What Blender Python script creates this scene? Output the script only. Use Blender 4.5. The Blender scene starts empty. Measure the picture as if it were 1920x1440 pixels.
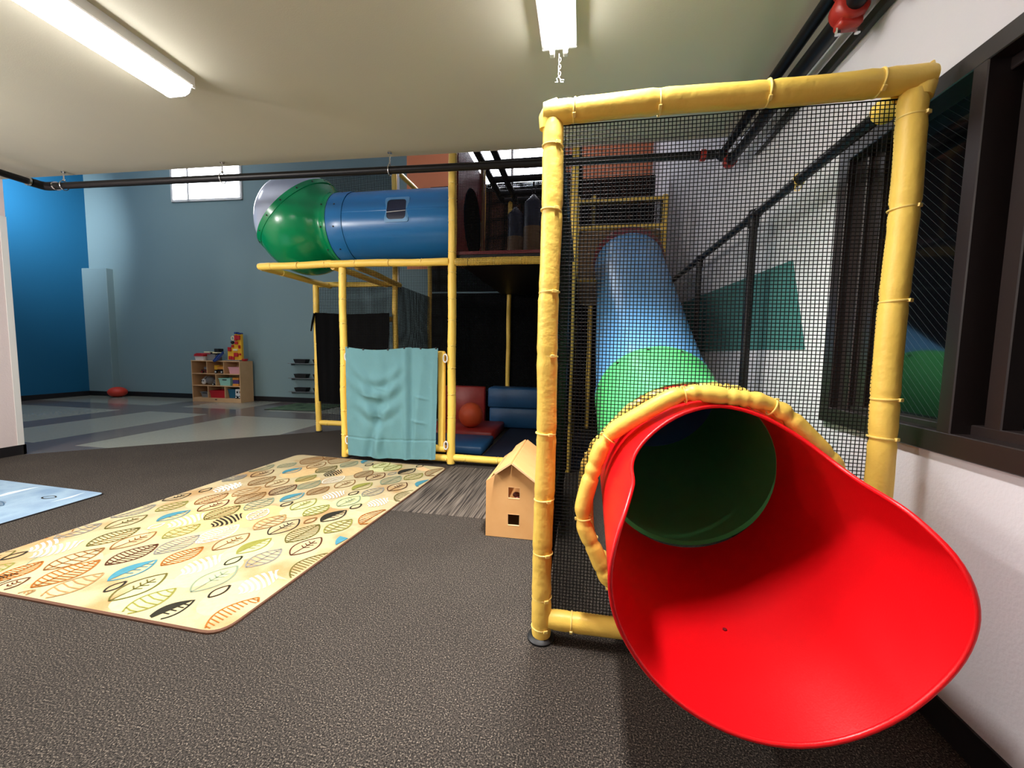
import bpy, math, random
from mathutils import Vector, Matrix
random.seed(7)
scn = bpy.context.scene
col = scn.collection
PI = math.pi

# ------------------------------------------------------------------ camera
cam_data = bpy.data.cameras.new('camera')
cam = bpy.data.objects.new('camera', cam_data)
col.objects.link(cam)
cam_data.sensor_width = 36.0
cam_data.lens = 750.0 / 1920.0 * 36.0
cam_data.clip_start = 0.05
Xr = Vector((0.98479194, 0.17283529, 0.0176861))
Dn = Vector((0.03122686, -0.07594278, -0.99662309))
Fw = Vector((-0.1709085, 0.98201867, -0.08018494))
m = Matrix((Xr, -Dn, -Fw)).transposed().to_4x4()
m.translation = Vector((0.0, 0.0, 1.15))
cam.matrix_world = m
scn.camera = cam

# ------------------------------------------------------------------ view
scn.view_settings.view_transform = 'Standard'
scn.view_settings.look = 'None'
scn.view_settings.gamma = 1.0
scn.view_settings.use_curve_mapping = False
scn.view_settings.exposure = 0.6
scn.cycles.use_denoising = True
scn.cycles.max_bounces = 8
scn.cycles.diffuse_bounces = 5
scn.cycles.sample_clamp_indirect = 6.0

world = bpy.data.worlds.new('world')
scn.world = world
world.use_nodes = True
world.node_tree.nodes['Background'].inputs[0].default_value = (0.6, 0.75, 1.0, 1)
world.node_tree.nodes['Background'].inputs[1].default_value = 0.5

# ------------------------------------------------------------------ lights (added fill out of frame and daylight)
def area(name, loc, target, sx, sy, power, color):
    ld = bpy.data.lights.new(name, 'AREA')
    ld.shape = 'RECTANGLE'; ld.size = sx; ld.size_y = sy
    ld.energy = power; ld.color = color
    o = bpy.data.objects.new(name, ld); col.objects.link(o)
    o.location = loc
    d = Vector(target) - Vector(loc)
    o.rotation_euler = d.to_track_quat('-Z', 'Y').to_euler()
    return o
def fill_point(name, loc, power, color, r=0.12):
    ld = bpy.data.lights.new(name, 'POINT')
    ld.energy = power; ld.color = color; ld.shadow_soft_size = r
    o = bpy.data.objects.new(name, ld); col.objects.link(o); o.location = loc
    return o
WARM = (1.0, 0.97, 0.94)
# added unseen fill lights of the low room, behind and beside the camera
fill_point('side_fill_light', (-4.6, -1.2, 2.4), 70, WARM)
fill_point('side_fill_light', (-4.6, 0.8, 2.4), 100, WARM)
# tall room: added overhead fill, and daylight as from an unseen side window
area('hall_fill_light', (-8.2, 5.0, 5.45), (-8.2, 5.2, 0), 1.2, 0.6, 34, (0.95, 0.98, 1.0))
wl = area('hall_window_light', (-9.2, 4.3, 4.7), (-11.0, 6.0, 3.9), 0.4, 0.6, 34, (0.8, 0.88, 1.0)); wl.data.spread = math.radians(70)

# ------------------------------------------------------------------ mesh helpers
class MB:
    def __init__(s):
        s.v = []; s.f = []; s.m = []
    def add(s, vs, fs, mi=0):
        o = len(s.v)
        s.v.extend([tuple(v) for v in vs])
        for f in fs:
            s.f.append(tuple(i + o for i in f)); s.m.append(mi)
        return s
    def box(s, x0, x1, y0, y1, z0, z1, mi=0, M=None):
        vs = [Vector((x, y, z)) for z in (z0, z1) for y in (y0, y1) for x in (x0, x1)]
        if M is not None: vs = [M @ v for v in vs]
        return s.add(vs, [(0, 2, 3, 1), (4, 5, 7, 6), (0, 1, 5, 4), (2, 6, 7, 3), (0, 4, 6, 2), (1, 3, 7, 5)], mi)
    def bbox(s, x0, x1, y0, y1, z0, z1, b=0.01, mi=0, M=None):
        """box with chamfered edges"""
        vs = []; idx = {}
        X = (x0, x1); Y = (y0, y1); Z = (z0, z1)
        for i in (0, 1):
            for j in (0, 1):
                for k in (0, 1):
                    sx = 1 - 2 * i; sy = 1 - 2 * j; sz = 1 - 2 * k
                    for a in range(3):
                        p = [X[i] + sx * b, Y[j] + sy * b, Z[k] + sz * b]
                        p[a] = (X[i], Y[j], Z[k])[a]
                        idx[(i, j, k, a)] = len(vs); vs.append(Vector(p))
        fs = []
        for a in range(3):
            o1, o2 = [q for q in range(3) if q != a]
            for e in (0, 1):
                q = []
                for (p, r) in ((0, 0), (0, 1), (1, 1), (1, 0)):
                    c = [0, 0, 0]; c[a] = e; c[o1] = p; c[o2] = r
                    q.append(idx[(c[0], c[1], c[2], a)])
                fs.append(tuple(q))
        for a in range(3):          # edges along axis a
            o1, o2 = [q for q in range(3) if q != a]
            for p in (0, 1):
                for r in (0, 1):
                    c0 = [0, 0, 0]; c0[a] = 0; c0[o1] = p; c0[o2] = r
                    c1 = list(c0); c1[a] = 1
                    fs.append((idx[(*c0, o1)], idx[(*c0, o2)], idx[(*c1, o2)], idx[(*c1, o1)]))
        for i in (0, 1):
            for j in (0, 1):
                for k in (0, 1):
                    fs.append((idx[(i, j, k, 0)], idx[(i, j, k, 1)], idx[(i, j, k, 2)]))
        if M is not None: vs = [M @ v for v in vs]
        return s.add(vs, fs, mi)
    def tube(s, pts, r, n=12, mi=0, caps=True, closed=False, up=None):
        pts = [Vector(p) for p in pts]; N = len(pts)
        rad = r if isinstance(r, (list, tuple)) else [r] * N
        rings = []; prev = None
        for i in range(N):
            if closed: t = (pts[(i + 1) % N] - pts[i - 1])
            else: t = pts[min(i + 1, N - 1)] - pts[max(i - 1, 0)]
            t.normalize()
            if prev is None:
                a = Vector(up) if up else (Vector((0, 0, 1)) if abs(t.z) < 0.9 else Vector((1, 0, 0)))
                u = (a - t * a.dot(t)).normalized()
            else:
                u = (prev - t * prev.dot(t)).normalized()
            prev = u; w = t.cross(u)
            rings.append([pts[i] + (u * math.cos(2 * PI * k / n) + w * math.sin(2 * PI * k / n)) * rad[i] for k in range(n)])
        vs = [p for rg in rings for p in rg]; fs = []
        for i in range(N if closed else N - 1):
            j = (i + 1) % N
            for k in range(n):
                k2 = (k + 1) % n
                fs.append((i * n + k, i * n + k2, j * n + k2, j * n + k))
        if caps and not closed:
            fs.append(tuple(range(n))[::-1]); fs.append(tuple((N - 1) * n + k for k in range(n)))
        return s.add(vs, fs, mi)
    def lathe(s, prof, M=None, n=32, mi=0):
        """prof = [(r, z)] revolved about z, then transformed by M"""
        vs = []; fs = []
        for (r, z) in prof:
            for k in range(n):
                a = 2 * PI * k / n
                vs.append(Vector((r * math.cos(a), r * math.sin(a), z)))
        for i in range(len(prof) - 1):
            for k in range(n):
                k2 = (k + 1) % n
                fs.append((i * n + k, i * n + k2, (i + 1) * n + k2, (i + 1) * n + k))
        if prof[0][0] > 1e-5: fs.append(tuple(range(n))[::-1])
        if prof[-1][0] > 1e-5: fs.append(tuple((len(prof) - 1) * n + k for k in range(n)))
        if M is not None: vs = [M @ v for v in vs]
        return s.add(vs, fs, mi)
    def prism(s, poly, h0, h1, axis='z', mi=0, M=None):
        """poly of 2D points extruded along axis between h0 and h1"""
        def P(a, b, h):
            return {'z': Vector((a, b, h)), 'y': Vector((a, h, b)), 'x': Vector((h, a, b))}[axis]
        n = len(poly)
        vs = [P(a, b, h0) for a, b in poly] + [P(a, b, h1) for a, b in poly]
        if M is not None: vs = [M @ v for v in vs]
        fs = [tuple(range(n))[::-1], tuple(range(n, 2 * n))]
        for i in range(n):
            j = (i + 1) % n
            fs.append((i, j, n + j, n + i))
        return s.add(vs, fs, mi)
    def sphere(s, c, r, n=24, mi=0, sc=(1, 1, 1)):
        prof = []
        for i in range(n // 2 + 1):
            a = PI * i / (n // 2)
            prof.append((max(r * math.sin(a), 1e-6), -r * math.cos(a)))
        M = Matrix.Translation(c) @ Matrix.Diagonal((*sc, 1))
        return s.lathe(prof, M, n, mi)
    def grid(s, fn, nu, nv, mi=0):
        vs = [fn(i / nu, j / nv) for j in range(nv + 1) for i in range(nu + 1)]
        fs = [(j * (nu + 1) + i, j * (nu + 1) + i + 1, (j + 1) * (nu + 1) + i + 1, (j + 1) * (nu + 1) + i) for j in range(nv) for i in range(nu)]
        return s.add(vs, fs, mi)

WORLD = {}
def build(name, mb, mats, parent=None, smooth=40, fix=True):
    """link the collected faces as ONE mesh object; origin at the parent's origin, or at the bottom centre when top-level"""
    if not isinstance(mats, (list, tuple)): mats = [mats]
    if parent is not None:
        org = WORLD[parent.name]
    else:
        xs = [v[0] for v in mb.v]; ys = [v[1] for v in mb.v]; zs = [v[2] for v in mb.v]
        org = Vector(((min(xs) + max(xs)) / 2, (min(ys) + max(ys)) / 2, min(zs)))
    me = bpy.data.meshes.new(name)
    me.from_pydata([(v[0] - org.x, v[1] - org.y, v[2] - org.z) for v in mb.v], [], mb.f)
    for mt in mats: me.materials.append(mt)
    me.polygons.foreach_set('material_index', mb.m)
    if fix:
        import bmesh
        bm = bmesh.new(); bm.from_mesh(me)
        bmesh.ops.recalc_face_normals(bm, faces=bm.faces)
        bm.to_mesh(me); bm.free()
    if smooth:
        me.shade_smooth()
        me.set_sharp_from_angle(angle=math.radians(smooth))
    o = bpy.data.objects.new(name, me)
    col.objects.link(o)
    if parent is not None: o.parent = parent
    else: o.location = org
    WORLD[o.name] = org.copy()
    return o
def tag(o, label, cat, group=None, kind=None):
    o['label'] = label; o['category'] = cat
    if group: o['group'] = group
    if kind: o['kind'] = kind
    return o
def thing(name, loc, label, cat, group=None):
    o = bpy.data.objects.new(name, None); col.objects.link(o)
    o.location = loc; o.empty_display_size = 0.1
    WORLD[o.name] = Vector(loc)
    return tag(o, label, cat, group)
def struct(name, mb, mats, smooth=40, parent=None):
    o = build(name, mb, mats, parent, smooth)
    if parent is None: o['kind'] = 'structure'
    return o
def copy_tree(o, loc, parent=None):
    c = o.copy(); col.objects.link(c)
    if parent is not None: c.parent = parent
    else: c.location = loc
    for ch in list(o.children): copy_tree(ch, None, c)
    return c

# ------------------------------------------------------------------ materials
def lin(c):
    return tuple(((x / 255) / 12.92 if x / 255 <= 0.04045 else ((x / 255 + 0.055) / 1.055) ** 2.4) for x in c) + (1.0,)
def mat(name, rgb, rough=0.5, spec=0.5, metal=0.0, noise=None, bump=None, emit=None, coat=0.0):
    """noise=(scale, amount, rgb2)   bump=(scale, strength)"""
    m = bpy.data.materials.new(name); m.use_nodes = True
    nt = m.node_tree; b = nt.nodes['Principled BSDF']
    b.inputs['Base Color'].default_value = lin(rgb)
    b.inputs['Roughness'].default_value = rough
    b.inputs['Specular IOR Level'].default_value = spec
    b.inputs['Metallic'].default_value = metal
    b.inputs['Coat Weight'].default_value = coat
    tc = nt.nodes.new('ShaderNodeTexCoord')
    if noise:
        nz = nt.nodes.new('ShaderNodeTexNoise'); nz.inputs['Scale'].default_value = noise[0]; nz.inputs['Detail'].default_value = 4
        nt.links.new(tc.outputs['Object'], nz.inputs['Vector'])
        rp = nt.nodes.new('ShaderNodeValToRGB')
        rp.color_ramp.elements[0].position = 0.5 - 0.5 * noise[1]; rp.color_ramp.elements[1].position = 0.5 + 0.5 * noise[1]
        rp.color_ramp.elements[0].color = lin(rgb); rp.color_ramp.elements[1].color = lin(noise[2])
        nt.links.new(nz.outputs['Fac'], rp.inputs['Fac']); nt.links.new(rp.outputs['Color'], b.inputs['Base Color'])
    if bump:
        nz = nt.nodes.new('ShaderNodeTexNoise'); nz.inputs['Scale'].default_value = bump[0]; nz.inputs['Detail'].default_value = 3
        nt.links.new(tc.outputs['Object'], nz.inputs['Vector'])
        bp = nt.nodes.new('ShaderNodeBump'); bp.inputs['Strength'].default_value = bump[1]; bp.inputs['Distance'].default_value = 0.01
        nt.links.new(nz.outputs['Fac'], bp.inputs['Height']); nt.links.new(bp.outputs['Normal'], b.inputs['Normal'])
    if emit:
        b.inputs['Emission Color'].default_value = lin(emit[0]); b.inputs['Emission Strength'].default_value = emit[1]
    return m
M = {}
M['white_wall'] = mat('white_wall_paint', (204, 201, 204), 0.75, 0.3, bump=(90, 0.12))
M['pink_wall'] = mat('partition_wall_paint', (222, 206, 204), 0.75, 0.3, bump=(90, 0.12))
M['teal_wall'] = mat('grey_teal_wall_paint', (128, 152, 154), 0.7, 0.3, bump=(90, 0.1))
M['blue_wall'] = mat('deep_blue_wall_paint', (20, 92, 128), 0.6, 0.3, bump=(90, 0.1))
M['orange_wall'] = mat('orange_wall_paint', (238, 148, 104), 0.7, 0.3, bump=(90, 0.1))
M['mint'] = mat('mint_mural_paint', (66, 116, 112), 0.7, 0.3, bump=(90, 0.12))
M['ceiling'] = mat('beige_ceiling_paint', (206, 201, 180), 0.85, 0.2, noise=(1.2, 0.5, (198, 194, 178)), bump=(140, 0.06))
M['baseboard'] = mat('black_vinyl_base', (22, 21, 24), 0.45)
M['frame'] = mat('dark_bronze_frame', (34, 26, 25), 0.38, 0.5, bump=(40, 0.03))
M['black_metal'] = mat('black_painted_pipe', (14, 12, 14), 0.4, 0.3)
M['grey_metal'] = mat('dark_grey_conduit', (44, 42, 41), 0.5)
M['red_iron'] = mat('red_cast_iron', (150, 34, 24), 0.4, 0.5, bump=(60, 0.1))
M['chrome'] = mat('bright_steel', (215, 215, 215), 0.2, 0.5, 1.0)
M['yellow'] = mat('yellow_vinyl_pad', (255, 216, 104), 0.42, 0.45, noise=(6, 0.7, (250, 208, 90)), bump=(30, 0.3))
M['tie'] = mat('yellow_cable_tie', (252, 220, 122), 0.4)
M['net'] = mat('black_net_cord', (10, 10, 11), 0.8, 0.2)
M['red'] = mat('red_slide_plastic', (220, 10, 20), 0.36, 0.45, bump=(220, 0.06))
M['green'] = mat('green_slide_plastic', (84, 190, 112), 0.3, 0.5)
M['dkgreen'] = mat('green_dome_plastic', (0, 140, 84), 0.22, 0.5)
M['blue'] = mat('blue_slide_plastic', (98, 160, 212), 0.3, 0.5)
M['tubeblue'] = mat('blue_tube_plastic', (38, 116, 178), 0.26, 0.5)
M['framepale'] = mat('pale_blue_frame_plastic', (92, 150, 196), 0.35)
M['navy'] = mat('navy_vinyl', (18, 24, 50), 0.4)
M['darkred'] = mat('dark_red_plastic', (112, 18, 26), 0.4)
M['teal_cloth'] = mat('teal_cotton', (106, 150, 156), 0.85, 0.15, noise=(260, 0.6, (98, 142, 150)), bump=(14, 0.35))
M['black_cloth'] = mat('black_cloth', (9, 9, 10), 0.95, 0.1)
M['wood'] = mat('birch_plywood', (222, 170, 112), 0.5, 0.35, noise=(9, 0.6, (214, 158, 98)))
M['woodedge'] = mat('pale_plywood_edge', (232, 190, 140), 0.55, 0.3)
M['shelfwood'] = mat('maple_shelf_veneer', (218, 178, 132), 0.5, 0.3, noise=(7, 0.6, (206, 164, 118)))
M['orange_rubber'] = mat('orange_rubber', (214, 84, 40), 0.5, bump=(120, 0.1))
M['red_rubber'] = mat('red_rubber', (206, 58, 40), 0.5, bump=(120, 0.1))
M['shaded_tan_vinyl'] = mat('shaded_tan_vinyl', (122, 90, 52), 0.5)
M['bluemat'] = mat('blue_vinyl_mat', (36, 84, 128), 0.45, bump=(30, 0.15))
M['redmat'] = mat('red_vinyl_mat', (150, 40, 34), 0.45, bump=(30, 0.15))
M['navymat'] = mat('navy_floor_mat', (14, 20, 40), 0.6)
M['binder'] = mat('brown_rug_binding', (96, 66, 50), 0.8, 0.2)
M['dkbinder'] = mat('dark_rug_edge', (36, 34, 36), 0.8, 0.2)
M['white_plastic'] = mat('white_plastic', (226, 224, 220), 0.4)
M['lampmetal'] = mat('white_enamel_steel', (224, 222, 218), 0.35)
M['bare_glow'] = mat('lit_fluorescent_tube', (255, 252, 248), 0.4, emit=((255, 253, 252), 30.0))
M['tube_glow'] = mat('lit_fluorescent_lens', (255, 250, 244), 0.4, emit=((255, 252, 250), 24.0))
M['daylight'] = mat('bright_window_glass', (240, 248, 255), 0.2, emit=((240, 244, 255), 9.0))
M['grey_shelf'] = mat('grey_ledge', (110, 116, 118), 0.5)
M['black_plastic'] = mat('black_plastic', (14, 14, 16), 0.5)
for k, rgb in dict(pink=(232, 168, 172), mintbin=(150, 206, 188), greyplastic=(128, 126, 124), redplastic=(186, 28, 38), yellowplastic=(240, 184, 40), toyblue=(34, 62, 128), orangeplastic=(226, 150, 60), purple=(84, 62, 120), tealplastic=(30, 96, 124), cream=(238, 226, 180), brownred=(104, 48, 40)).items():
    M[k] = mat(k + '_toy', rgb, 0.45)

def carpet_mat():
    m = mat('charcoal_speckled_carpet', (60, 54, 50), 0.95, 0.1)
    nt = m.node_tree; b = nt.nodes['Principled BSDF']; tc = nt.nodes.new('ShaderNodeTexCoord')
    nz = nt.nodes.new('ShaderNodeTexNoise'); nz.inputs['Scale'].default_value = 200; nz.inputs['Detail'].default_value = 3; nz.inputs['Roughness'].default_value = 0.7
    nt.links.new(tc.outputs['Object'], nz.inputs['Vector'])
    rp = nt.nodes.new('ShaderNodeValToRGB'); e = rp.color_ramp.elements
    e[0].position = 0.34; e[0].color = lin((14, 12, 12)); e[1].position = 0.68; e[1].color = lin((164, 150, 134))
    x = e.new(0.47); x.color = lin((50, 46, 43)); x = e.new(0.58); x.color = lin((82, 75, 68))
    nt.links.new(nz.outputs['Fac'], rp.inputs['Fac'])
    n2 = nt.nodes.new('ShaderNodeTexNoise'); n2.inputs['Scale'].default_value = 2.2; n2.inputs['Detail'].default_value = 2
    nt.links.new(tc.outputs['Object'], n2.inputs['Vector'])
    mx = nt.nodes.new('ShaderNodeMix'); mx.data_type = 'RGBA'; mx.blend_type = 'MULTIPLY'; mx.inputs[0].default_value = 0.3
    nt.links.new(rp.outputs['Color'], mx.inputs[6]); nt.links.new(n2.outputs['Fac'], mx.inputs[7])
    nt.links.new(mx.outputs[2], b.inputs['Base Color'])
    bp = nt.nodes.new('ShaderNodeBump'); bp.inputs['Strength'].default_value = 0.5; bp.inputs['Distance'].default_value = 0.004
    nt.links.new(nz.outputs['Fac'], bp.inputs['Height']); nt.links.new(bp.outputs['Normal'], b.inputs['Normal'])
    return m
M['carpet'] = carpet_mat()
def stripe_mat():
    m = mat('striped_walkoff_carpet', (110, 102, 94), 0.95, 0.1)
    nt = m.node_tree; b = nt.nodes['Principled BSDF']; tc = nt.nodes.new('ShaderNodeTexCoord')
    mp = nt.nodes.new('ShaderNodeMapping'); mp.inputs['Scale'].default_value = (75, 2.2, 1)
    nt.links.new(tc.outputs['Object'], mp.inputs['Vector'])
    nz = nt.nodes.new('ShaderNodeTexNoise'); nz.inputs['Scale'].default_value = 1.0; nz.inputs['Detail'].default_value = 3
    nt.links.new(mp.outputs['Vector'], nz.inputs['Vector'])
    rp = nt.nodes.new('ShaderNodeValToRGB'); e = rp.color_ramp.elements
    e[0].position = 0.35; e[0].color = lin((40, 36, 34)); e[1].position = 0.68; e[1].color = lin((118, 108, 98))
    nt.links.new(nz.outputs['Fac'], rp.inputs['Fac']); nt.links.new(rp.outputs['Color'], b.inputs['Base Color'])
    return m
M['stripes'] = stripe_mat()
def vct(name, rgb, rgb2):
    return mat(name, rgb, 0.16, 0.5, noise=(38, 0.7, rgb2), bump=(3, 0.02))
M['vct'] = vct('pale_vinyl_tile', (162, 162, 148), (146, 148, 136))
M['vctdark'] = vct('taupe_vinyl_tile', (112, 104, 100), (100, 92, 90))
def rug_mat(name, c1, c2, c3):
    m = mat(name, c1, 0.9, 0.15)
    nt = m.node_tree; b = nt.nodes['Principled BSDF']; tc = nt.nodes.new('ShaderNodeTexCoord')
    nz = nt.nodes.new('ShaderNodeTexNoise'); nz.inputs['Scale'].default_value = 3.2; nz.inputs['Detail'].default_value = 6
    nt.links.new(tc.outputs['Object'], nz.inputs['Vector'])
    rp = nt.nodes.new('ShaderNodeValToRGB'); e = rp.color_ramp.elements
    e[0].position = 0.36; e[0].color = lin(c1); e[1].position = 0.66; e[1].color = lin(c3)
    x = e.new(0.5); x.color = lin(c2)
    nt.links.new(nz.outputs['Fac'], rp.inputs['Fac'])
    n2 = nt.nodes.new('ShaderNodeTexNoise'); n2.inputs['Scale'].default_value = 260; n2.inputs['Detail'].default_value = 2
    nt.links.new(tc.outputs['Object'], n2.inputs['Vector'])
    mx = nt.nodes.new('ShaderNodeMix'); mx.data_type = 'RGBA'; mx.blend_type = 'OVERLAY'; mx.inputs[0].default_value = 0.2
    nt.links.new(rp.outputs['Color'], mx.inputs[6]); nt.links.new(n2.outputs['Fac'], mx.inputs[7])
    nt.links.new(mx.outputs[2], b.inputs['Base Color'])
    return m
M['rug'] = rug_mat('cream_rug_pile', (186, 172, 132), (180, 164, 128), (168, 136, 92))
M['bluerug'] = rug_mat('pale_blue_rug_pile', (126, 150, 174), (140, 164, 184), (116, 142, 168))
M['greenrug'] = rug_mat('green_rug_pile', (60, 84, 62), (84, 104, 80), (46, 66, 52))
def wired_glass():
    m = mat('dark_wired_glass', (12, 13, 17), 0.06, 0.5)
    nt = m.node_tree; b = nt.nodes['Principled BSDF']; tc = nt.nodes.new('ShaderNodeTexCoord')
    sp = nt.nodes.new('ShaderNodeSeparateXYZ'); nt.links.new(tc.outputs['Object'], sp.inputs[0])
    def mth(op, a, bb):
        n = nt.nodes.new('ShaderNodeMath'); n.operation = op
        for i, q in enumerate((a, bb)):
            if q is None: continue
            if isinstance(q, float): n.inputs[i].default_value = q
            else: nt.links.new(q, n.inputs[i])
        return n.outputs[0]
    k = 34.0
    outs = []
    for sgn in (-1.0, 1.0):
        t = mth('ADD', mth('MULTIPLY', sp.outputs[1], k * sgn), mth('MULTIPLY', sp.outputs[2], k))
        fr = mth('FRACT', t, None)
        outs.append(mth('MULTIPLY', mth('LESS_THAN', fr, 0.05), 1.0 if sgn < 0 else 0.12))
    w = mth('MAXIMUM', outs[0], outs[1])
    mx = nt.nodes.new('ShaderNodeMix'); mx.data_type = 'RGBA'
    mx.inputs[6].default_value = lin((9, 10, 13)); mx.inputs[7].default_value = lin((62, 68, 72))
    nt.links.new(w, mx.inputs[0]); nt.links.new(mx.outputs[2], b.inputs['Base Color'])
    return m
M['wired'] = wired_glass()
def clear_plastic():
    m = bpy.data.materials.new('clear_polycarbonate'); m.use_nodes = True
    nt = m.node_tree; nt.nodes.clear()
    out = nt.nodes.new('ShaderNodeOutputMaterial'); mx = nt.nodes.new('ShaderNodeMixShader')
    tr = nt.nodes.new('ShaderNodeBsdfTransparent'); tr.inputs[0].default_value = (0.86, 0.92, 0.97, 1)
    gl = nt.nodes.new('ShaderNodeBsdfPrincipled')
    gl.inputs['Base Color'].default_value = lin((222, 230, 250)); gl.inputs['Roughness'].default_value = 0.18
    lw = nt.nodes.new('ShaderNodeLayerWeight'); lw.inputs['Blend'].default_value = 0.35
    mr = nt.nodes.new('ShaderNodeMapRange'); mr.inputs[3].default_value = 0.5; mr.inputs[4].default_value = 0.9
    nt.links.new(lw.outputs['Facing'], mr.inputs[0]); nt.links.new(mr.outputs[0], mx.inputs[0])
    nt.links.new(tr.outputs[0], mx.inputs[1]); nt.links.new(gl.outputs[0], mx.inputs[2]); nt.links.new(mx.outputs[0], out.inputs[0])
    return m
M['clear'] = clear_plastic()

# ================================================================== SETTING
def edgeY(x): return 3.17 + (x + 5.44) * 0.0235          # front edge of the low ceiling
HC = 2.76
BW = Matrix.Translation((-10.2, 7.42, 0)) @ Matrix.Rotation(math.atan(0.03), 4, 'Z')   # back wall frame: u along, v into the wall
def bwY(x): return 7.42 + (x + 10.2) * 0.03

mb = MB()
mb.prism([(-6.1, -2.6), (1.33, -2.6), (1.33, 7.95), (0.0, 7.95), (-3.58, 4.905), (-5.62, 3.18), (-6.1, 2.78)], -0.03, 0.0)
struct('floor', mb, M['carpet'], 0)
mb = MB(); mb.box(-11.3, 1.3, 2.6, 8.0, -0.06, -0.004)
for (x0, x1) in ((-8.07, -7.47), (-6.27, -5.67), (-3.93, -3.33)): mb.box(x0, x1, 3.19, 7.5, -0.02, -0.0030, 1)
for (y0, y1) in ((3.0, 3.56), (5.77, 6.34)): mb.box(-11.2, -3.0, y0, y1, -0.02, -0.0026, 1)
struct('floor_tile', mb, [M['vct'], M['vctdark']], 0)

mb = MB()
mb.prism([(-6.1, -2.8), (1.33, -2.8), (1.33, edgeY(1.33)), (-6.1, edgeY(-6.1))], HC, HC + 0.12)
struct('ceiling', mb, M['ceiling'], 0)
mb = MB(); mb.box(-11.3, 1.4, 2.9, 8.1, 5.6, 5.7)
struct('ceiling_hall', mb, M['white_wall'], 0)
mb = MB()   # face above the ceiling edge and the wall that closes the tall room
mb.prism([(-5.9, edgeY(-5.9) - 0.12), (1.33, edgeY(1.33) - 0.12), (1.33, edgeY(1.33)), (-5.9, edgeY(-5.9))], HC + 0.03, 5.6)
mb.box(-11.3, -5.72, 2.95, 3.1, 0, 5.6)
struct('wall_front', mb, M['white_wall'], 0)

WX = 1.13
mb = MB()
mb.box(WX, 1.33, -2.8, -0.4, 0, HC); mb.box(WX, 1.33, -0.4, 2.09, 0, 0.856); mb.box(WX, 1.33, -0.4, 2.09, 2.06, HC)
mb.box(WX, 1.33, 2.09, 3.34, 0, HC); mb.box(WX, 1.33, 3.34, 8.0, 0, 5.6); mb.box(WX, 1.33, 3.2, 3.34, HC, 5.6)
mb.prism([(2.49, 1.684), (2.298, 1.189), (5.45, 1.183), (5.3, 1.76), (4.147, 1.731)], WX - 0.0015, WX + 0.01, 'x', 1)
struct('wall_right', mb, [M['white_wall'], M['mint']], 0)
mb = MB(); mb.box(-6.1, -5.7, -2.8, 3.165, 0, HC); mb.box(-5.712, -5.696, 3.12, 3.169, 0.1, 2.40, 1)
struct('wall_left', mb, [M['pink_wall'], M['lampmetal']], 0)
mb = MB(); mb.box(-6.1, 1.33, -2.8, -2.6, 0, HC)
struct('wall_rear', mb, M['white_wall'], 0)
mb = MB(); mb.box(-11.3, -11.0, 2.9, 7.7, 0, 5.6)
struct('wall_far_left', mb, M['blue_wall'], 0)
mb = MB(); mb.box(-0.95, 6.72, 0, 0.2, 0, 5.6, 0, BW); mb.box(6.72, 11.6, 0, 0.2, 2.75, 5.6, 1, BW); mb.box(6.72, 11.6, 0, 0.2, 0, 2.75, 0, BW)
mb.box(-0.95, 11.6, 0.2, 0.3, 0, 5.6, 0, BW)
struct('wall_back', mb, [M['teal_wall'], M['orange_wall']], 0)
mb = MB(); mb.bbox(-0.85, -0.17, -0.14, 0.05, 0, 2.83, 0.008, 0, BW)
struct('trim_1', mb, M['teal_wall'], 0)
# baseboards
mb = MB(); mb.box(WX - 0.009, WX + 0.01, -2.6, 7.7, 0, 0.1); struct('baseboard_right', mb, M['baseboard'], 0)
mb = MB(); mb.box(-5.71, -5.688, -2.6, 3.177, 0, 0.1); mb.box(-6.1, -5.688, 3.155, 3.177, 0, 0.1); struct('baseboard_left', mb, M['baseboard'], 0)
mb = MB(); mb.box(-0.18, 11.3, -0.012, 0.02, -0.004, 0.1, 0, BW); mb.box(-0.9, -0.16, -0.152, 0.02, -0.004, 0.1, 0, BW)
struct('baseboard_back', mb, M['baseboard'], 0)
mb = MB(); mb.box(-11.01, -10.988, 3.0, 7.5, -0.004, 0.1); struct('baseboard_far_left', mb, M['baseboard'], 0)

# window in the right wall: dark frame, two panes of wired glass
mb = MB()
Y0, Y1, Z0, Z1 = -0.4, 2.09, 0.856, 2.06
fx = 1.106
# head, sill, far jamb, mullion, near jamb: each on its own plane so that no two faces coincide
mb.bbox(fx, 1.30, Y0, Y1, Z0, 0.925, 0.003); mb.bbox(fx + 0.0006, 1.299, Y0 + 0.001, Y1 - 0.001, 2.0, Z1, 0.003)
mb.bbox(fx + 0.0012, 1.298, 2.02, Y1 - 0.002, Z0 + 0.002, Z1 - 0.002, 0.003); mb.bbox(fx + 0.0018, 1.297, 1.415, 1.463, 0.918, 2.012, 0.003); mb.bbox(fx + 0.0012, 1.298, Y0 + 0.002, Y0 + 0.06, Z0 + 0.002, Z1 - 0.002, 0.003)
mb.bbox(1.14, 1.296, 1.95, 2.031, 0.9205, 2.0105, 0.003); mb.bbox(1.16, 1.295, 1.885, 1.962, 0.919, 2.009, 0.003)
mb.bbox(1.15, 1.294, 1.455, 2.0, 0.917, 0.945, 0.003)
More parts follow.
